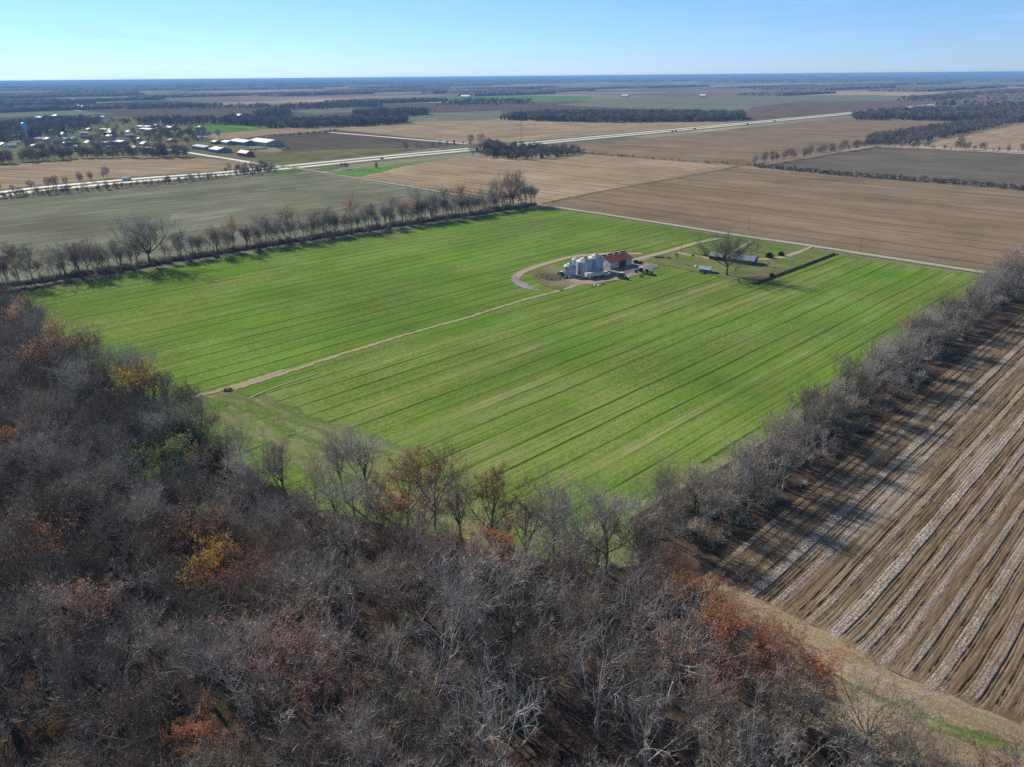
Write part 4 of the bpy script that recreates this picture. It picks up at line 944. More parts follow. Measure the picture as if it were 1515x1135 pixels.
# radio mast
p = at(771, 212); o = thing('radio_mast', 'thin tall radio mast beside the highway', 'mast', (p.x, p.y, 0))
m = MB()
for a in range(3): m.tube([(.7 * math.cos(a * 2.1), .7 * math.sin(a * 2.1), 0), (.5 * math.cos(a * 2.1), .5 * math.sin(a * 2.1), 62)], [.16, .12], 4)
for i in range(30):
    z = i * 2.05; a = i * 2.1; m.tube([(.68 * math.cos(a), .68 * math.sin(a), z), (.68 * math.cos(a + 2.1), .68 * math.sin(a + 2.1), z + 2.05)], [.06, .06], 3, cap=False)
m.build('lattice', paint('mast_steel', (.16, .13, .13), .6), o)
m = MB(); m.tube([(0, 0, 62), (0, 0, 66)], [.08, .05], 4); m.box(0, 0, 60, 1.6, 1.6, .2); m.build('antenna', TRIM, o)

# ------------------------------------------------------------------ farmstead
A = at(902.5, 399.5); Bq = at(934.5, 392.5)
dl = (Bq - A); BL = dl.length; ang = math.atan2(dl.y, dl.x); W = 15.5
nrm = Vector((-math.sin(ang), math.cos(ang), 0))
bc = (A + Bq) / 2 + nrm * W / 2
print('barn L', BL, 'ang', math.degrees(ang))
barn = thing('barn', 'white metal barn with a dark red roof and red sliding door beside the grain bins', 'barn', bc, ang)
def ribbed(name, c, sc_, axis='X', dirt=None, metal=0, rough=.55):
    m = NT(name); v = m.coord('Object'); wv = m.n('TexWave'); wv.bands_direction = axis; wv.inputs['Scale'].default_value = sc_; m.link(v, wv.inputs[0])
    cc = m.ramp(m.noise(v, .4, 5, .65), [(.3, tuple(x * .8 for x in c)), (.7, tuple(min(1, x * 1.1) for x in c))])
    if dirt: cc = m.mix(m.step(m.noise(v, .25, 5, .7, off=3), .5, .7), cc, dirt)
    m.base(cc); m.b.inputs['Metallic'].default_value = metal; m.b.inputs['Roughness'].default_value = rough; m.b.inputs['Specular IOR Level'].default_value = .4
    m.bump(wv.outputs['Fac'], .5, .06); MATS[name] = m.m; return m.m
m = MB(); gable_body(m, BL, W, 4.7, 3.1); m.build('wall', ribbed('white_ribbed_siding', (.60, .64, .70), 6), barn)
m = MB(); gable_roof(m, BL, W, 4.7, 3.1, .6); rf = m.build('roof', ribbed('dark_red_roofing', (.24, .055, .045), 5, dirt=(.19, .06, .05)), barn)
for i in range(3):
    m = MB(); x = -BL / 2 + 3.5 + i * 5.2; zt = 8.1
    for s in (-1,): m.quad((x, s * .3, zt - .06), (x + .7, s * .3, zt - .06), (x + .7, s * 2.6, zt - .98 ), (x, s * 2.6, zt - .98)) if False else m.box(x, -1.2, 7.55, .8, 2.2, .22)
    m.v = [(a, b, c + (-.4 * (b + 1.2)) * -1 + .07) for a, b, c in m.v]
    m.build('skylight', TRIM, rf)
m = MB(); m.box(0, 0, 7.98, BL + 1, .5, .1); m.build('ridge_cap', TRIM, rf)
m = MB(); m.box(BL * .12 - 1, -W / 2 - .08, 0, 6.2, .12, 4.3); dr = m.build('door', paint('dark_red_door', (.15, .035, .03), .7, scale=1.5), barn)
m = MB(); m.box(BL * .12 - 1, -W / 2 - .12, 4.3, 9, .12, .18); m.build('door_rail', TRIM, barn)
m = MB(); m.box(-BL / 2 - .05, 0, 0, .1, 1.2, 2.1); m.build('side_door', wallmat('dark'), barn)

def bin_mat():
    m = NT('galvanised_corrugation'); v = m.coord('Object'); wv = m.n('TexWave'); wv.bands_direction = 'Z'; wv.inputs['Scale'].default_value = 3.0; m.link(v, wv.inputs[0])
    sep = m.n('SeparateXYZ'); m.link(v, sep.inputs[0])
    c = m.ramp(m.noise(v, .5, 4, .6), [(.3, (.40, .48, .58)), (.7, (.60, .68, .77))])
    m.base(c); m.b.inputs['Metallic'].default_value = .3; m.b.inputs['Roughness'].default_value = .42; m.bump(wv.outputs['Fac'], .4, .05); return m.m
BINM = bin_mat(); CAPM = paint('weathered_bin_roof', (.50, .50, .50), .45, .4, var=.3, scale=.8, dirt=(.32, .27, .24))
def grain_bin(px, py, r, h, label):
    p = at(px, py); o = thing('grain_bin', label, 'grain bin', (p.x, p.y, 0), rng.uniform(0, 6), 'galvanised grain bins')
    m = MB(); m.lathe([(r, 0), (r, h)], n=40); m.build('shell', BINM, o, True)
    m = MB(); m.lathe([(r + .2, h - .05), (r + .2, h + .1), (.5, h + r * .5), (.5, h + r * .5 + .35), (.01, h + r * .5 + .45)], n=30); rr = m.build('roof', CAPM, o)
    for k in range(8):
        a = k * math.pi / 4; m = MB(); q = r * .62; m.box(math.cos(a) * q, math.sin(a) * q, h + (r - q) * .5 + .05, .5, .5, .55, a); m.build('roof_vent', TRIM, rr)
    m = MB()
    for k in range(20):
        a = k * math.pi / 10; m.box(math.cos(a) * (r + .06), math.sin(a) * (r + .06), 0, .12, .1, h, a)
    m.build('stiffeners', BINM, o)
    m = MB(); m.box(math.cos(4) * (r + .1), math.sin(4) * (r + .1), .6, .15, .9, 1.5, 4); m.build('hatch', paint('bin_hatch', (.3, .33, .37), .5, .5), o)
    m = MB()
    for s in (-.25, .25): m.tube([(r + .2, s, .3), (r + .2, s, h)], [.04, .04], 4)
    for i in range(int(h / .4)): m.tube([(r + .2, -.25, .4 + i * .4), (r + .2, .25, .4 + i * .4)], [.03, .03], 3)
    m.build('ladder', TRIM, o); return o
grain_bin(842.8, 408.5, 3.6, 6.3, 'leftmost and smallest front grain bin, nearest the brush pile')
grain_bin(852.5, 402, 2.7, 7.6, 'small grain bin half hidden behind the left two')
grain_bin(863.8, 406, 4.8, 8.2, 'large middle grain bin behind the white grain truck')
grain_bin(880.5, 401, 4.7, 8.4, 'large grain bin standing against the barn end')
# auger
p = at(890, 404); o = thing('grain_auger', 'rusty sloping grain auger between the bins and the barn', 'auger', (p.x, p.y, 0), ang)
m = MB(); m.tube([(-3.5, 0, .4), (5, 0, 4.2)], [.22, .22], 8); m.build('tube', paint('rusty_orange_steel', (.30, .15, .09), .7, scale=2), o)
m = MB(); m.tube([(0, -1, .4), (1.5, 0, 2.5)], [.06, .06], 4); m.tube([(0, 1, .4), (1.5, 0, 2.5)], [.06, .06], 4); m.build('undercarriage', wallmat('dark'), o)
m = MB(); m.box(-3.8, 0, 0, 1.2, 1.0, .8, taper=1.2); m.build('hopper', paint('hopper_grey', (.4, .4, .4), .6), o)
for s in (-1, 1): m = MB(); m.wheel(0, s, .4, .4, .2); m.build('wheel', wallmat('dark'), o)

TYRE = paint('tyre_rubber', (.03, .03, .032), .8); RIM = paint('wheel_rim', (.5, .5, .48), .5)
def wheels(o, spots, mat=None):
    for x, y, r, w_ in spots:
        m = MB(); m.wheel(x, y, r, r, w_); t = m.build('wheel', TYRE, o)
        m = MB(); m.wheel(x, y + (.02 if y > 0 else -.02), r, r * .55, w_ + .03); m.build('rim', mat or RIM, t)
# grain truck
Pa = at(867, 413.5); Pb = at(902, 408.5); d = Pb - Pa; #print('truck len', d.length, math.degrees(math.atan2(d.y, d.x)))
c = (Pa + Pb) / 2; o = thing('grain_truck', 'white semi truck with long grain trailer parked before the bins', 'truck', (c.x, c.y, 0), math.atan2(d.y, d.x))
WHP = paint('white_truck_paint', (.68, .70, .72), .35, spec=.5, scale=.6)
m = MB()
def trailer(m):
    L0, L1 = -8.6, 3.6; prof = [(-1.25, 1.5), (-1.25, 3.6), (1.25, 3.6), (1.25, 1.5)]
    m.box((L0 + L1) / 2, 0, 1.7, L1 - L0, 2.55, 1.9)
    for cx in (-5.4, .3):
        k = len(m.v); m.v += [(cx - 2.6, -1.2, 1.69), (cx + 2.6, -1.2, 1.69), (cx + 2.6, 1.2, 1.69), (cx - 2.6, 1.2, 1.69), (cx - .5, -.4, .75), (cx + .5, -.4, .75), (cx + .5, .4, .75), (cx - .5, .4, .75)]
        for q in ((0, 4, 5, 1), (1, 5, 6, 2), (2, 6, 7, 3), (3, 7, 4, 0), (7, 6, 5, 4)): m.face([k + i for i in q])
trailer(m); tr = m.build('trailer', ribbed('white_trailer_sides', (.70, .73, .76), 3), o)
m = MB(); m.box(-2.5, 0, 3.6, 12.4, 2.7, .15); m.build('tarp', paint('grey_tarp', (.5, .48, .45), .8), tr)
m = MB(); m.box(2.5, 0, .75, 10.5, .9, .3); m.build('chassis', wallmat('dark'), o)
m = MB(); m.box(5.2, 0, 1.0, 2.2, 2.4, 2.4, taper=.93); m.box(7.1, 0, 1.0, 1.9, 2.1, 1.25, taper=.92); m.build('cab', WHP, o)
m = MB(); m.box(6.33, 0, 2.35, .05, 1.9, .75); 
for s in (-1, 1): m.box(5.4, s * 1.19, 2.3, 1.1, .05, .75)
m.build('window', GL, o)
for s in (-1, 1): m = MB(); m.box(8.07, s * .8, 1.3, .08, .3, .25); m.build('headlight', TRIM, o)
m = MB(); m.tube([(4.0, 1.1, 1), (4.0, 1.1, 4)], [.09, .09], 8); m.build('exhaust_stack', RIM, o)
wheels(o, [(x, s * 1.0, .52, .5) for x in (-8, -6.8, 3.6, 4.7) for s in (-1, 1)] + [(7.2, s * 1.05, .5, .3) for s in (-1, 1)])
# tractors and other machines
def tractor(px, py, rz, c, label, s=1.0, cat='tractor', imp=False, name='tractor'):
    p = at(px, py); o = thing(name, label, cat, (p.x, p.y, 0), rz); o.scale = (s, s, s)
    pm = paint('tractor_paint_%d' % int(c[1] * 1000 + c[0] * 77), c, .4, spec=.5)
    m = MB(); m.box(1.3, 0, 1.0, 2.3, .95, .85, taper=.9); m.box(-.6, 0, .8, 1.8, 1.0, .8); m.build('hood', pm, o)
    m = MB(); m.box(-.6, 0, 1.6, 1.6, 1.5, 1.3, taper=.92); m.build('cab', GL, o)
    m = MB(); m.box(-.6, 0, 2.9, 1.8, 1.7, .18); m.build('cab_roof', pm if c[1] > .3 else TRIM, o)
    m = MB()
    for sy in (-1, 1): m.box(-.9, sy * 1.0, 1.55, 1.5, .6, .12)
    m.build('fender', pm, o)
    m = MB(); m.tube([(1.6, .35, 1.8), (1.6, .35, 2.8)], [.06, .06], 6); m.build('exhaust_pipe', TYRE, o)
    wheels(o, [(-.9, 1.05, .9, .55), (-.9, -1.05, .9, .55), (1.9, .85, .6, .4), (1.9, -.85, .6, .4)], paint('yellow_rim', (.55, .42, .04), .5))
    if imp:
        m = MB(); m.box(-3.4, 0, .7, .25, 4.2, .25); m.box(-4.4, 0, .7, .2, 4.2, .2); m.box(-2.4, 0, .7, 2.2, .2, .2)
        for k in range(9): m.tube([(-3.4, -2 + k * .5, .8), (-3.7, -2 + k * .5, .1)], [.05, .04], 4)
        m.build('implement', paint('implement_yellow_green', (.28, .34, .06), .6), o)
    return o
tractor(920, 412, ang + .2, (.05, .16, .05), 'dark green tractor standing alone on the grass edge below the truck', 1.25)
tractor(946, 404, ang + 2.6, (.03, .04, .05), 'black tractor left of the yellow-green machine', 1.2)
tractor(958, 406, ang - .5, (.35, .42, .08), 'yellow-green machine with a wide rear implement, east end of the yard', 1.2, 'tractor', True)
tractor(829.5, 408.5, ang + 1.6, (.04, .05, .06), 'small dark tractor at the left foot of the leftmost bin', 1.0)
tractor(941, 390, ang + .4, (.05, .05, .05), 'dark tractor parked at the right end of the barn', .95)
# implements
def implement(px, py, rz, c, label, n=6, w_=3.5):
    p = at(px, py); o = thing('farm_implement', label, 'farm implement', (p.x, p.y, 0), rz)
    m = MB(); m.box(0, 0, .6, .25, w_, .25); m.box(1.2, 0, .6, .25, w_ * .8, .25); m.tube([(0, 0, .7), (3, 0, .5)], [.1, .08], 5)
    m.tube([(0, -w_ / 2, .8), (1.2, 0, 1.6), (0, w_ / 2, .8)], [.08, .08, .08], 5); m.build('frame', paint('implement_%d' % int(c[0] * 1000), c, .7), o)
    for k in range(n):
        m = MB(); m.wheel(-.5, -w_ / 2 + (k + .5) * w_ / n, .42, .42, .06, n=10); m.build('disc', paint('rusty_steel', (.16, .09, .06), .7), o)
    for s in (-1, 1): m = MB(); m.wheel(.7, s * w_ * .42, .4, .4, .25, n=10); m.build('wheel', TYRE, o)
implement(972, 382, ang, (.09, .03, .025), 'dark disc harrow, left one of the implements east of the barn')
implement(979, 382.5, ang + .5, (.05, .05, .06), 'dark implement between the disc harrow and the squat one')
implement(988, 383, ang - .4, (.04, .03, .03), 'squat black implement right of the pair east of the barn')
implement(949, 411, ang + 1, (.07, .07, .08), 'low black drawbar implement in front of the yellow-green machine', 5, 2.5)
implement(337, 579, ang + 1, (.06, .06, .065), 'abandoned black implement at the field end of the dirt track', 6, 3)

# cars
def car(p, rz, c, label, kindn='car', group=None, s=1.0):
    o = thing('parked_pickup' if kindn == 'pickup' else kindn, label, 'pickup' if kindn == 'pickup' else 'car', (p.x, p.y, 0), rz, group); o.scale = (s, s, s)
    pm = paint('car_paint_%03d' % int(c[0] * 400 + c[2] * 90), c, .3, spec=.6)
    m = MB(); m.box(0, 0, .35, 4.7, 1.85, .6, taper=.96); m.box(-.9 if kindn != 'pickup' else -1.4, 0, .95, 2.4 if kindn != 'pickup' else 1.9, 1.75, .1)
    if kindn == 'pickup':
        for sy in (-1, 1): m.box(-1.4, sy * .85, .9, 1.9, .1, .3)
    m.build('body', pm, o)
    m = MB(); m.box(.1 if kindn == 'pickup' else -.2, 0, .96, 1.7 if kindn == 'pickup' else 2.6, 1.6, .52, taper=.78); cb = m.build('cabin', GL, o)
    m = MB(); m.box(.1 if kindn == 'pickup' else -.2, 0, 1.48, 1.3 if kindn == 'pickup' else 2.0, 1.24, .05); m.build('cabin_roof', pm, o)
    wheels(o, [(x, s2 * .85, .35, .24) for x in (-1.45, 1.5) for s2 in (-1, 1)])
    return o
hwd = math.atan2(*(lambda q: (q.y, q.x))(at(720, 219) - at(600, 230)))
def hwp(x, y): return at(x, y)
car(hwp(427, 248), hwd + 1.2, (.02, .02, .03), 'black car turning at the highway junction')
car(hwp(565, 235.5), hwd, (.03, .03, .04), 'dark car on the highway left of the conifer-lined bank', s=1.2)
car(hwp(756, 215.5), hwd, (.04, .03, .03), 'dark car on the highway just right of the tree clump', s=1.1)
car(hwp(995, 195.0), hwd, (.03, .03, .035), 'dark pair-like vehicle at mid highway, left one', s=1.4)
car(hwp(1000, 194.5), hwd, (.05, .05, .06), 'grey vehicle close behind the dark mid-highway one', s=1.3)
car(hwp(1028, 191.3), hwd, (.03, .03, .03), 'dark vehicle on the highway right of the close pair', s=1.4)
car(hwp(1106, 184), hwd, (.04, .04, .04), 'dark vehicle far along the highway near the far wood end', s=1.5)
car(hwp(1146, 180), hwd, (.06, .05, .05), 'farthest dark vehicle on the highway before the bend', s=1.5)
car(at(1043.5, 379), ang + .3, (.02, .03, .07), 'dark blue car parked left of the brick house')
car(at(1041, 404.5), ang + .2, (.10, .13, .18), 'dusty pickup parked in front of the small blue shed', 'pickup')
car(at(838.5, 412.3), ang - .2, (.03, .035, .06), 'dark pickup parked at the foot of the leftmost grain bin', 'pickup')
car(at(845, 411.8), ang - .2, (.42, .44, .47), 'silver pickup beside the dark one at the leftmost grain bin', 'pickup')
car(at(947, 389.5), ang + .5, (.02, .02, .02), 'black car at the lane end right of the barn')
car(at(426, 220), ROAD, (.02, .02, .02), 'black pickup right of the largest white-roofed warehouse', 'pickup', s=1.5)
for i in range(7): car(at(362 + i * 5.2, 222.5 - i * .3), ROAD, (.05, .09, .2), 'dark blue vehicle in the line before the warehouses', 'car', 'vehicles lined up before the warehouses', s=1.4)
# a pale motorhome on the highway at the left
p = at(188, 267.5); o = thing('camper_van', 'pale camper van on the highway at the left', 'camper van', (p.x, p.y, 0), math.atan2(*(lambda q: (q.y, q.x))(at(210, 266) - at(100, 276))))
m = MB(); m.box(-.8, 0, .6, 6.4, 2.5, 2.6); m.box(2.9, 0, .6, 1.6, 2.3, 1.3, taper=.85); m.build('body', WHP, o)
m = MB(); m.box(2.7, 0, 1.9, 1.0, 2.2, .7, taper=.8); m.box(-1, 1.26, 1.7, 2, .04, .7); m.build('window', GL, o)
wheels(o, [(x, s * 1.1, .42, .3) for x in (-2.6, 2.6) for s in (-1, 1)]); o.scale = (1.3, 1.3, 1.3)

# the farm house group
def fhouse(name, label, A_, B_, W_, h, rise, roofm, wallm, cat='house', wins=True):
    d = B_ - A_; L = d.length; a = math.atan2(d.y, d.x); n = Vector((-math.sin(a), math.cos(a), 0)); c = (A_ + B_) / 2 + n * W_ / 2
    o = thing(name, label, cat, c, a)
    m = MB(); gable_body(m, L, W_, h, rise); m.build('wall', wallm, o)
    m = MB(); gable_roof(m, L, W_, h, rise, .6); r = m.build('roof', roofm, o)
    if wins:
        for i in range(max(1, int(L / 4))):
            m = MB(); m.box(-L / 2 + 2 + i * 4, -W_ / 2 - .04, 1.1, 1.3, .1, 1.2); wn = m.build('window', GL, o)
            m = MB(); m.box(-L / 2 + 2 + i * 4, -W_ / 2 - .03, .98, 1.6, .14, .12); m.build('sill', TRIM, wn)
        m = MB(); m.box(L * .1, -W_ / 2 - .04, 0, 1, .1, 2.1); m.build('door', wallmat('dark'), o)
    return o, L, r
BR = paint('dark_brown_brick', (.11, .055, .042), .85, scale=4); SR = ribbed('blue_grey_metal_roof', (.22, .27, .35), 4)
o, L, r = fhouse('brick_house', 'long dark brick farmhouse with a grey metal roof behind the big bare tree', at(1083, 389.5), at(1114, 393.5), 9, 3.0, 2.2, SR, BR)
m = MB(); m.box(L * .25, 1.2, 4.3, .9, .7, 1.6); m.build('chimney', BR, r)
fhouse('carport', 'low grey-roofed carport left of the brick farmhouse', at(1049, 384), at(1068, 386.5), 8, 2.7, 1.6, paint('weathered_grey_roof', (.28, .28, .31), .6, scale=.8), BR, 'carport', False)
o, L, r = fhouse('garden_shed', 'small pale blue shed beside the big bare tree', at(1034, 403.3), at(1050, 405), 5, 2.4, 1.1, ribbed('pale_blue_metal_roof', (.36, .45, .58), 4), paint('weathered_blue_boards', (.25, .30, .36), .8), 'shed', True)
# trees of the yard
tree('yard', at(1075, 408), 19.5, 'great bare spreading tree in front of the brick farmhouse', wide=1.15)
tree('bare3', at(1087.5, 409), 11, 'smaller bare tree just right of the great yard tree', wide=.8)
tree('bare2', at(1001.5, 390), 6, 'slim bare sapling on the lawn left of the blue shed', wide=.5)
tree('bare3', at(1121, 374), 5, 'small bare tree on the front lawn near the road', wide=.8)
tree('bare5', at(1136, 395.5), 3.6, 'small bare shrub-like tree right of the farmhouse', wide=1)
tree('bare5', at(1172, 394), 4, 'low bare tree at the garden edge near the dark ditch', wide=1.2)
EVM = gen_far(51, 3.0, 3.0, 500, [B_dark, FG], trunk=.02)
for x, y, s, lab in [(1138, 382, 1.0, 'dark evergreen bush on the front lawn, left one'), (1155.5, 379, .8, 'smaller dark bush on the front lawn, right one'), (1025, 379.5, .35, 'tiny dark bush beside the house drive'), (1142, 409.5, .6, 'dark low bush at the garden edge by the ditch')]:
    o = bpy.data.objects.new('evergreen_bush', EVM); col.objects.link(o); o.location = at(x, y); o.scale = (s * 1.2, s * 1.2, s); tag(o, lab, 'bush')
# fence and ditch round the yard
def fence(px, label, h=1.1, gap=3.0, hedge=False):
    pts = [at(*q) for q in px]; o = thing('wire_fence', label, 'fence', pts[0])
    m = MB(); w_ = MB()
    for a, b in zip(pts, pts[1:]):
        n = max(1, int((b - a).length / gap))
        for i in range(n + 1):
            q = a.lerp(b, i / n) - pts[0]; m.box(q.x, q.y, 0, .14, .14, h)
        for z in (.35, .7, 1.0): w_.tube([a - pts[0] + Vector((0, 0, z)), b - pts[0] + Vector((0, 0, z))], [.018, .018], 3)
    m.build('posts', paint('grey_fence_wood', (.15, .13, .11), .9), o); w_.build('wires', paint('fence_wire', (.2, .2, .2), .5, .6), o)
fence([(968, 391), (1010, 399), (1060, 408), (1119, 421)], 'low wire fence between the yard lawn and the wheat')
def ditch(px, wd, dep):
    pts = [at(*q) for q in px]; m = MB(); prev = None
    for i, p in enumerate(pts):
        pass
    a, b = pts; d = (b - a).normalized(); n = Vector((-d.y, d.x, 0)); N = 60; rows = []
    for i in range(N + 1):
        q = a.lerp(b, i / N); row = []
        for off, z in ((-wd * 1.2, .22), (-wd * .7, .75), (-wd * .35, .35), (0, .24), (wd * .4, .24), (wd * .9, .8), (wd * 1.4, .22)):
            r_ = q + n * (off + rng.uniform(-.15, .15)); row.append(len(m.v)); m.v.append((r_.x, r_.y, z + rng.uniform(-.06, .06) * (z > .3)))
        rows.append(row)
    for r0, r1 in zip(rows, rows[1:]):
        for j in range(6): m.face((r0[j], r1[j], r1[j + 1], r0[j + 1]))
    o = m.build('yard_ditch_bank', paint('dark_ditch_soil', (.055, .045, .035), .95, scale=1.2, var=.3), None); o['kind'] = 'structure'
ditch([(1117, 421.5), (1237, 376.5)], 1.3, 1)
# poles
def pole(px, py, h, label):
    p = at(px, py); o = thing('utility_pole', label, 'utility pole', (p.x, p.y, 0), ROAD, 'utility poles')
    m = MB(); m.tube([(0, 0, -.2), (0, 0, h)], [.2, .13], 8); m.build('post', paint('pole_wood', (.16, .125, .10), .9), o)
    m = MB(); m.box(0, 0, h - .9, .14, 2.4, .14); m.build('crossarm', paint('pole_wood', (.1, .1, .1)), o)
    for s in (-1, 0, 1): m = MB(); m.tube([(0, s, h - .76), (0, s, h - .5)], [.06, .05], 6); m.build('insulator', TRIM, o)
pole(1007.5, 375, 9.5, 'utility pole beside the farm lane'); pole(1118, 397, 8, 'utility pole at the right end of the farmhouse'); pole(1272, 372.5, 11, 'utility pole beside the county road across from the wheat')
pole(1480, 405, 11, 'utility pole by the trees at the right road end'); pole(1107, 342, 10, 'utility pole beside the road above the farmhouse')
m = MB(); p = at(774, 212)
# brush pile and junk
def brush():
    p = at(812, 411); o = thing('brush_pile', 'wide pile of uprooted brush and dirt left of the grain bins', 'brush pile', (p.x, p.y, 0), ang)
    m = MB(); r = random.Random(5)
    for k in range(900):
        a = r.uniform(0, 6.28); q = math.sqrt(r.random()); b = Vector((math.cos(a) * q * 7, math.sin(a) * q * 11, r.uniform(.1, 1.2) * (1.1 - q)))
        d = Vector((r.gauss(0, 1), r.gauss(0, 1), r.uniform(-.1, .5))).normalized(); L = r.uniform(.8, 2.4); rr = r.uniform(.03, .09)
        m.tube([b, b + d * L], [rr, rr * .5], 3, cap=False)
    m.build('branches', paint('uprooted_branches', (.24, .2, .165), .9, var=.4, scale=.7), o)
    m = MB(); N = 26; V = []
    for i in range(N):
        for j in range(N):
            x = (i / (N - 1) - .5) * 14; y = (j / (N - 1) - .5) * 22; e = max(0, 1 - (x / 7) ** 2 - (y / 11) ** 2)
            m.v.append((x, y, -.1 + (e > 0) * (.25 + e * (.5 + .6 * r.random()))))
    for i in range(N - 1):
        for j in range(N - 1): k = i * N + j; m.face((k, k + N, k + N + 1, k + 1))
    m.build('dirt_mound', M_dirt2, o)
brush()
def drum(px, py, r, h, c, label, name='plastic_tank'):
    p = at(px, py); o = MB(); o.lathe([(r * .8, 0), (r, .1), (r, h * .85), (r * .4, h), (.01, h + .05)], n=14); q = o.build(name, paint('tank_%d' % int(c[0] * 999), c, .5), None, True); q.location = (p.x, p.y, 0); tag(q, label, 'tank')
drum(880.5, 423, .6, 1, (.7, .7, .68), 'left small white tank on the grass below the truck'); drum(886, 424, .7, 1.1, (.72, .72, .70), 'right white tank on the grass below the truck')
drum(892.5, 421.5, .6, .8, (.03, .03, .03), 'small black barrel right of the white tanks', 'barrel'); drum(1029.5, 396, .8, 1.4, (.75, .75, .74), 'white tank at the left end of the blue shed')
drum(1012, 398.5, .5, .6, (.7, .7, .7), 'tiny white tub on the lawn left of the shed', 'tub'); drum(913, 405.5, .6, .9, (.6, .58, .55), 'pale drum in front of the barn door')
drum(998, 377, .9, 1.3, (.35, .35, .36), 'grey tank near the pole on the farm lane')
def junk():
    r = random.Random(3)
    for i, (x, y, lab) in enumerate([(1098, 407, 'scattered pale junk heap right of the small yard tree'), (1104, 403, 'second junk heap nearer the farmhouse'), (875, 425.5, 'brown junk heap left of the white tanks'), (849, 434, 'little dirt heap beside the dirt track')]):
        p = at(x, y); m = MB()
        for k in range(14): m.box(r.gauss(0, 1.4), r.gauss(0, 1.0), 0, r.uniform(.3, .9), r.uniform(.2, .7), r.uniform(.1, .45), r.uniform(0, 3))
        o = m.build('junk_heap', paint('junk_%d' % i, ((.4, .4, .42), (.3, .25, .22), (.22, .15, .11), (.24, .18, .13))[i], .8, var=.4), None); o.location = (p.x, p.y, 0); tag(o, lab, 'junk heap')
junk()

# ------------------------------------------------------------------ far woods
def polyfill(px, n):
    pp = [at(*q) for q in px]; P = [(q.x, q.y) for q in pp]; x0, x1 = min(a for a, b in P), max(a for a, b in P); y0, y1 = min(b for a, b in P), max(b for a, b in P); out = []; t = 0
    while len(out) < n and t < n * 60:
        t += 1; x = rng.uniform(x0, x1); y = rng.uniform(y0, y1)
        if inside(x, y, P): out.append((x, y))
    return out
fp = []
def wood(px, dens, smin=.65, smax=1.3, cap=5000):
    pp = [at(*q) for q in px]; A_ = abs(sum(pp[i].x * pp[(i + 1) % len(pp)].y - pp[(i + 1) % len(pp)].x * pp[i].y for i in range(len(pp)))) / 2
    n = min(cap, int(A_ / dens))
    for x, y in polyfill(px, n): fp.append((x, y, 0, rng.uniform(smin, smax), rng.uniform(.9, 1.2), rng.uniform(0, 6.28), rng.choices([0, 1, 2, 3, 4], [5, 5, 2.5, 5, .4])[0]))
wood([(740, 178), (800, 171), (980, 171), (1102, 173), (1100, 178), (1060, 180), (900, 182), (820, 180)], 60)
wood([(1262, 174), (1320, 166), (1515, 164), (1900, 156), (1900, 180), (1515, 182), (1440, 180), (1320, 178), (1262, 178)], 75, cap=6000)
wood([(1278, 216), (1290, 204), (1400, 188), (1500, 175), (1515, 180), (1420, 200), (1340, 216)], 70, .6, .8)
wood([(1320, 149), (1480, 138), (1515, 136), (1515, 141), (1400, 150)], 300)
wood([(400, 188), (440, 184), (520, 180), (600, 179), (604, 183), (540, 187), (450, 190)], 75, cap=3000)
wood([(522, 171), (560, 167), (625, 167), (634, 170), (600, 173), (540, 173)], 80)
wood([(376, 172), (400, 168), (430, 168), (430, 173), (390, 174)], 100)
wood([(390, 162), (440, 158), (560, 155), (566, 158), (470, 162)], 250, cap=3000)
wood([(720, 231), (735, 220), (790, 219), (870, 225), (830, 234), (760, 238)], 60, .45, .75)
wood([(700, 226), (735, 218), (750, 228), (720, 234)], 90, .8, 1.15)
wood([(-100, 204), (0, 187), (60, 181), (150, 179), (150, 186), (60, 205), (-50, 225)], 260)
wood([(170, 182), (300, 178), (400, 184), (405, 190), (350, 185), (240, 186)], 220)
wood([(320, 183), (350, 176), (420, 180), (460, 185), (420, 191), (390, 190)], 200)
wood([(102, 156), (130, 151), (142, 155), (140, 158), (110, 158)], 250)
wood([(640, 157), (700, 149), (740, 150), (790, 152), (780, 155), (700, 156)], 600)
wood([(180, 160), (400, 158), (400, 161), (190, 162)], 500)
wood([(860, 226), (960, 235), (1110, 246), (1110, 247), (960, 236.5), (860, 227.5)], 40, .12, .3)
wood([(1115, 246), (1240, 257.5), (1400, 269), (1515, 279), (1700, 294), (1700, 299), (1515, 283), (1400, 273), (1240, 260.5), (1115, 248)], 9, .14, .34)
wood([(345, 256), (400, 248), (412, 253), (404, 259), (350, 261)], 70, .3, .6)
wood([(0, 291), (210, 273), (330, 262), (330, 264), (210, 277), (0, 297)], 60, .15, .4)
print('far tree instances', len(fp))
scatter('distant_trees', fp, [[FSRC[i] for i in range(5)]], 'bare woods and hedges massed between the far fields')

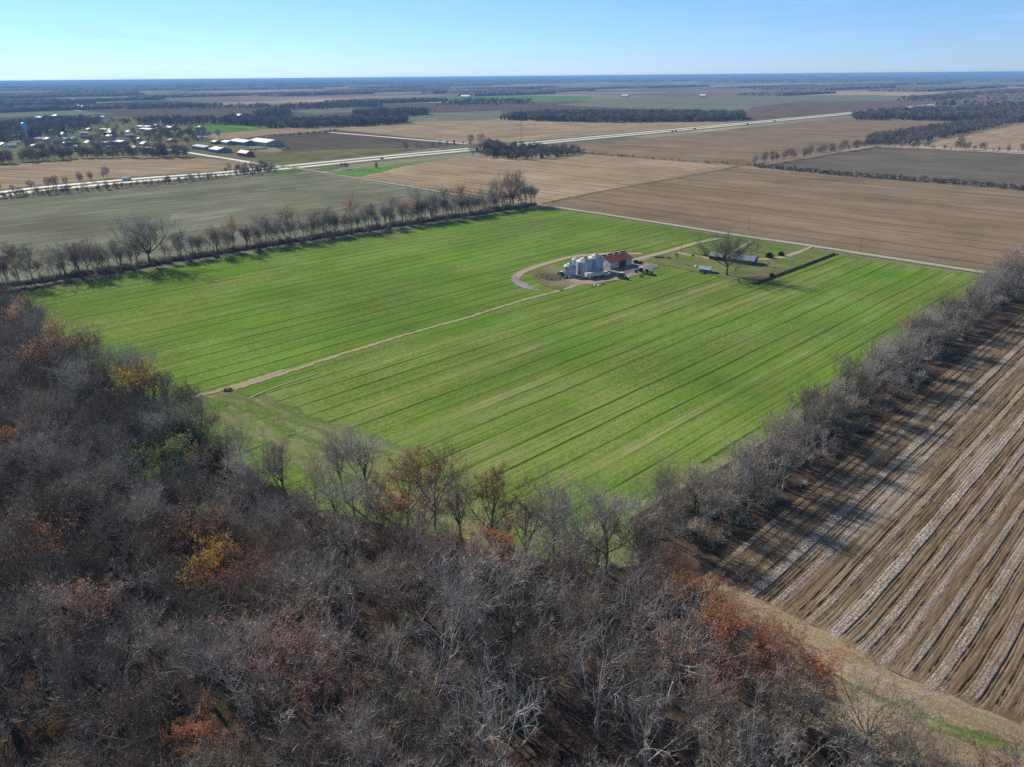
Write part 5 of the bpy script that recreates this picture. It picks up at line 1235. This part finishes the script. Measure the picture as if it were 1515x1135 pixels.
# canopy masses beyond
def canopy():
    V = []; Fc = []; r = random.Random(9); cu, su = math.cos(ROW), math.sin(ROW); patches = []
    def pref(d): return .04 if d < 6000 else (.07 if d < 9000 else (.15 if d < 14000 else .34))
    def patch(cx, cy_, L, W_, cell, h):
        nx = max(2, int(L / cell)); ny = max(2, int(W_ / cell)); k = len(V)
        for i in range(nx + 1):
            for j in range(ny + 1):
                u = (i / nx - .5) * L; v = (j / ny - .5) * W_; u += r.uniform(-.4, .4) * cell; v += r.uniform(-.4, .4) * cell
                e = i in (0, nx) or j in (0, ny)
                V.append((cx + u * cu - v * su, cy_ + u * su + v * cu, -1 if e else h * r.uniform(.55, 1.15)))
        for i in range(nx):
            for j in range(ny):
                a = k + i * (ny + 1) + j; Fc.append((a, a + ny + 1, a + ny + 2, a + 1))
    for _ in range(900):
        ang_ = r.uniform(-.78, .78); d = 3600 * (40000 / 3600) ** (r.random() ** .8)
        x = math.sin(ang_) * d; y = math.cos(ang_) * d
        if r.random() > pref(d) + .1: continue
        s = 1 + d / 9000
        patch(x, y, r.uniform(200, 900) * s, r.uniform(80, 380) * s, max(12, d / 300), r.uniform(12, 17) * (1 + max(0, d - 9000) / 30000))
    for d in (14000, 18000, 23000, 29000, 36000):
        for _ in range(16):
            ang_ = r.uniform(-.8, .8); patch(math.sin(ang_) * d, math.cos(ang_) * d, r.uniform(3000, 7000), r.uniform(500, 1500), 70, r.uniform(18, 34))
    me = bpy.data.meshes.new('distant_woodland'); me.from_pydata(V, [], Fc); print('canopy verts', len(V))
    m = NT('far_canopy'); v = m.coord('Object')
    c = m.ramp(m.noise(v, .004, 6, .7), [(.35, (.10, .085, .072)), (.5, (.14, .115, .095)), (.65, (.19, .14, .105))])
    c = m.mix(.6, c, m.mix(1, c, m.ramp(m.noise(v, .05, 3, .7), [(.3, .5), (.7, 1.5)]), 'MULTIPLY'))
    m.base(c); me.materials.append(m.m); o = bpy.data.objects.new('distant_woodland', me); col.objects.link(o); o['kind'] = 'stuff'; o['label'] = 'far woods fading to blue towards the horizon'
canopy()

# ------------------------------------------------------------------ haze
def haze():
    m = MB(); m.box(0, 21000, -3, 88000, 46000, 3 + 114)
    mt = bpy.data.materials.new('haze'); mt.use_nodes = True; t = mt.node_tree; t.nodes.clear(); out = t.nodes.new('ShaderNodeOutputMaterial'); pv = t.nodes.new('ShaderNodeVolumePrincipled')
    pv.inputs['Color'].default_value = (.27, .55, 1.0, 1); pv.inputs['Density'].default_value = 7.6e-5; pv.inputs['Anisotropy'].default_value = 0.0
    t.links.new(pv.outputs[0], out.inputs['Volume']); o = m.build('haze', mt); o['kind'] = 'stuff'; o['label'] = 'pale blue haze over the whole plain'
haze()
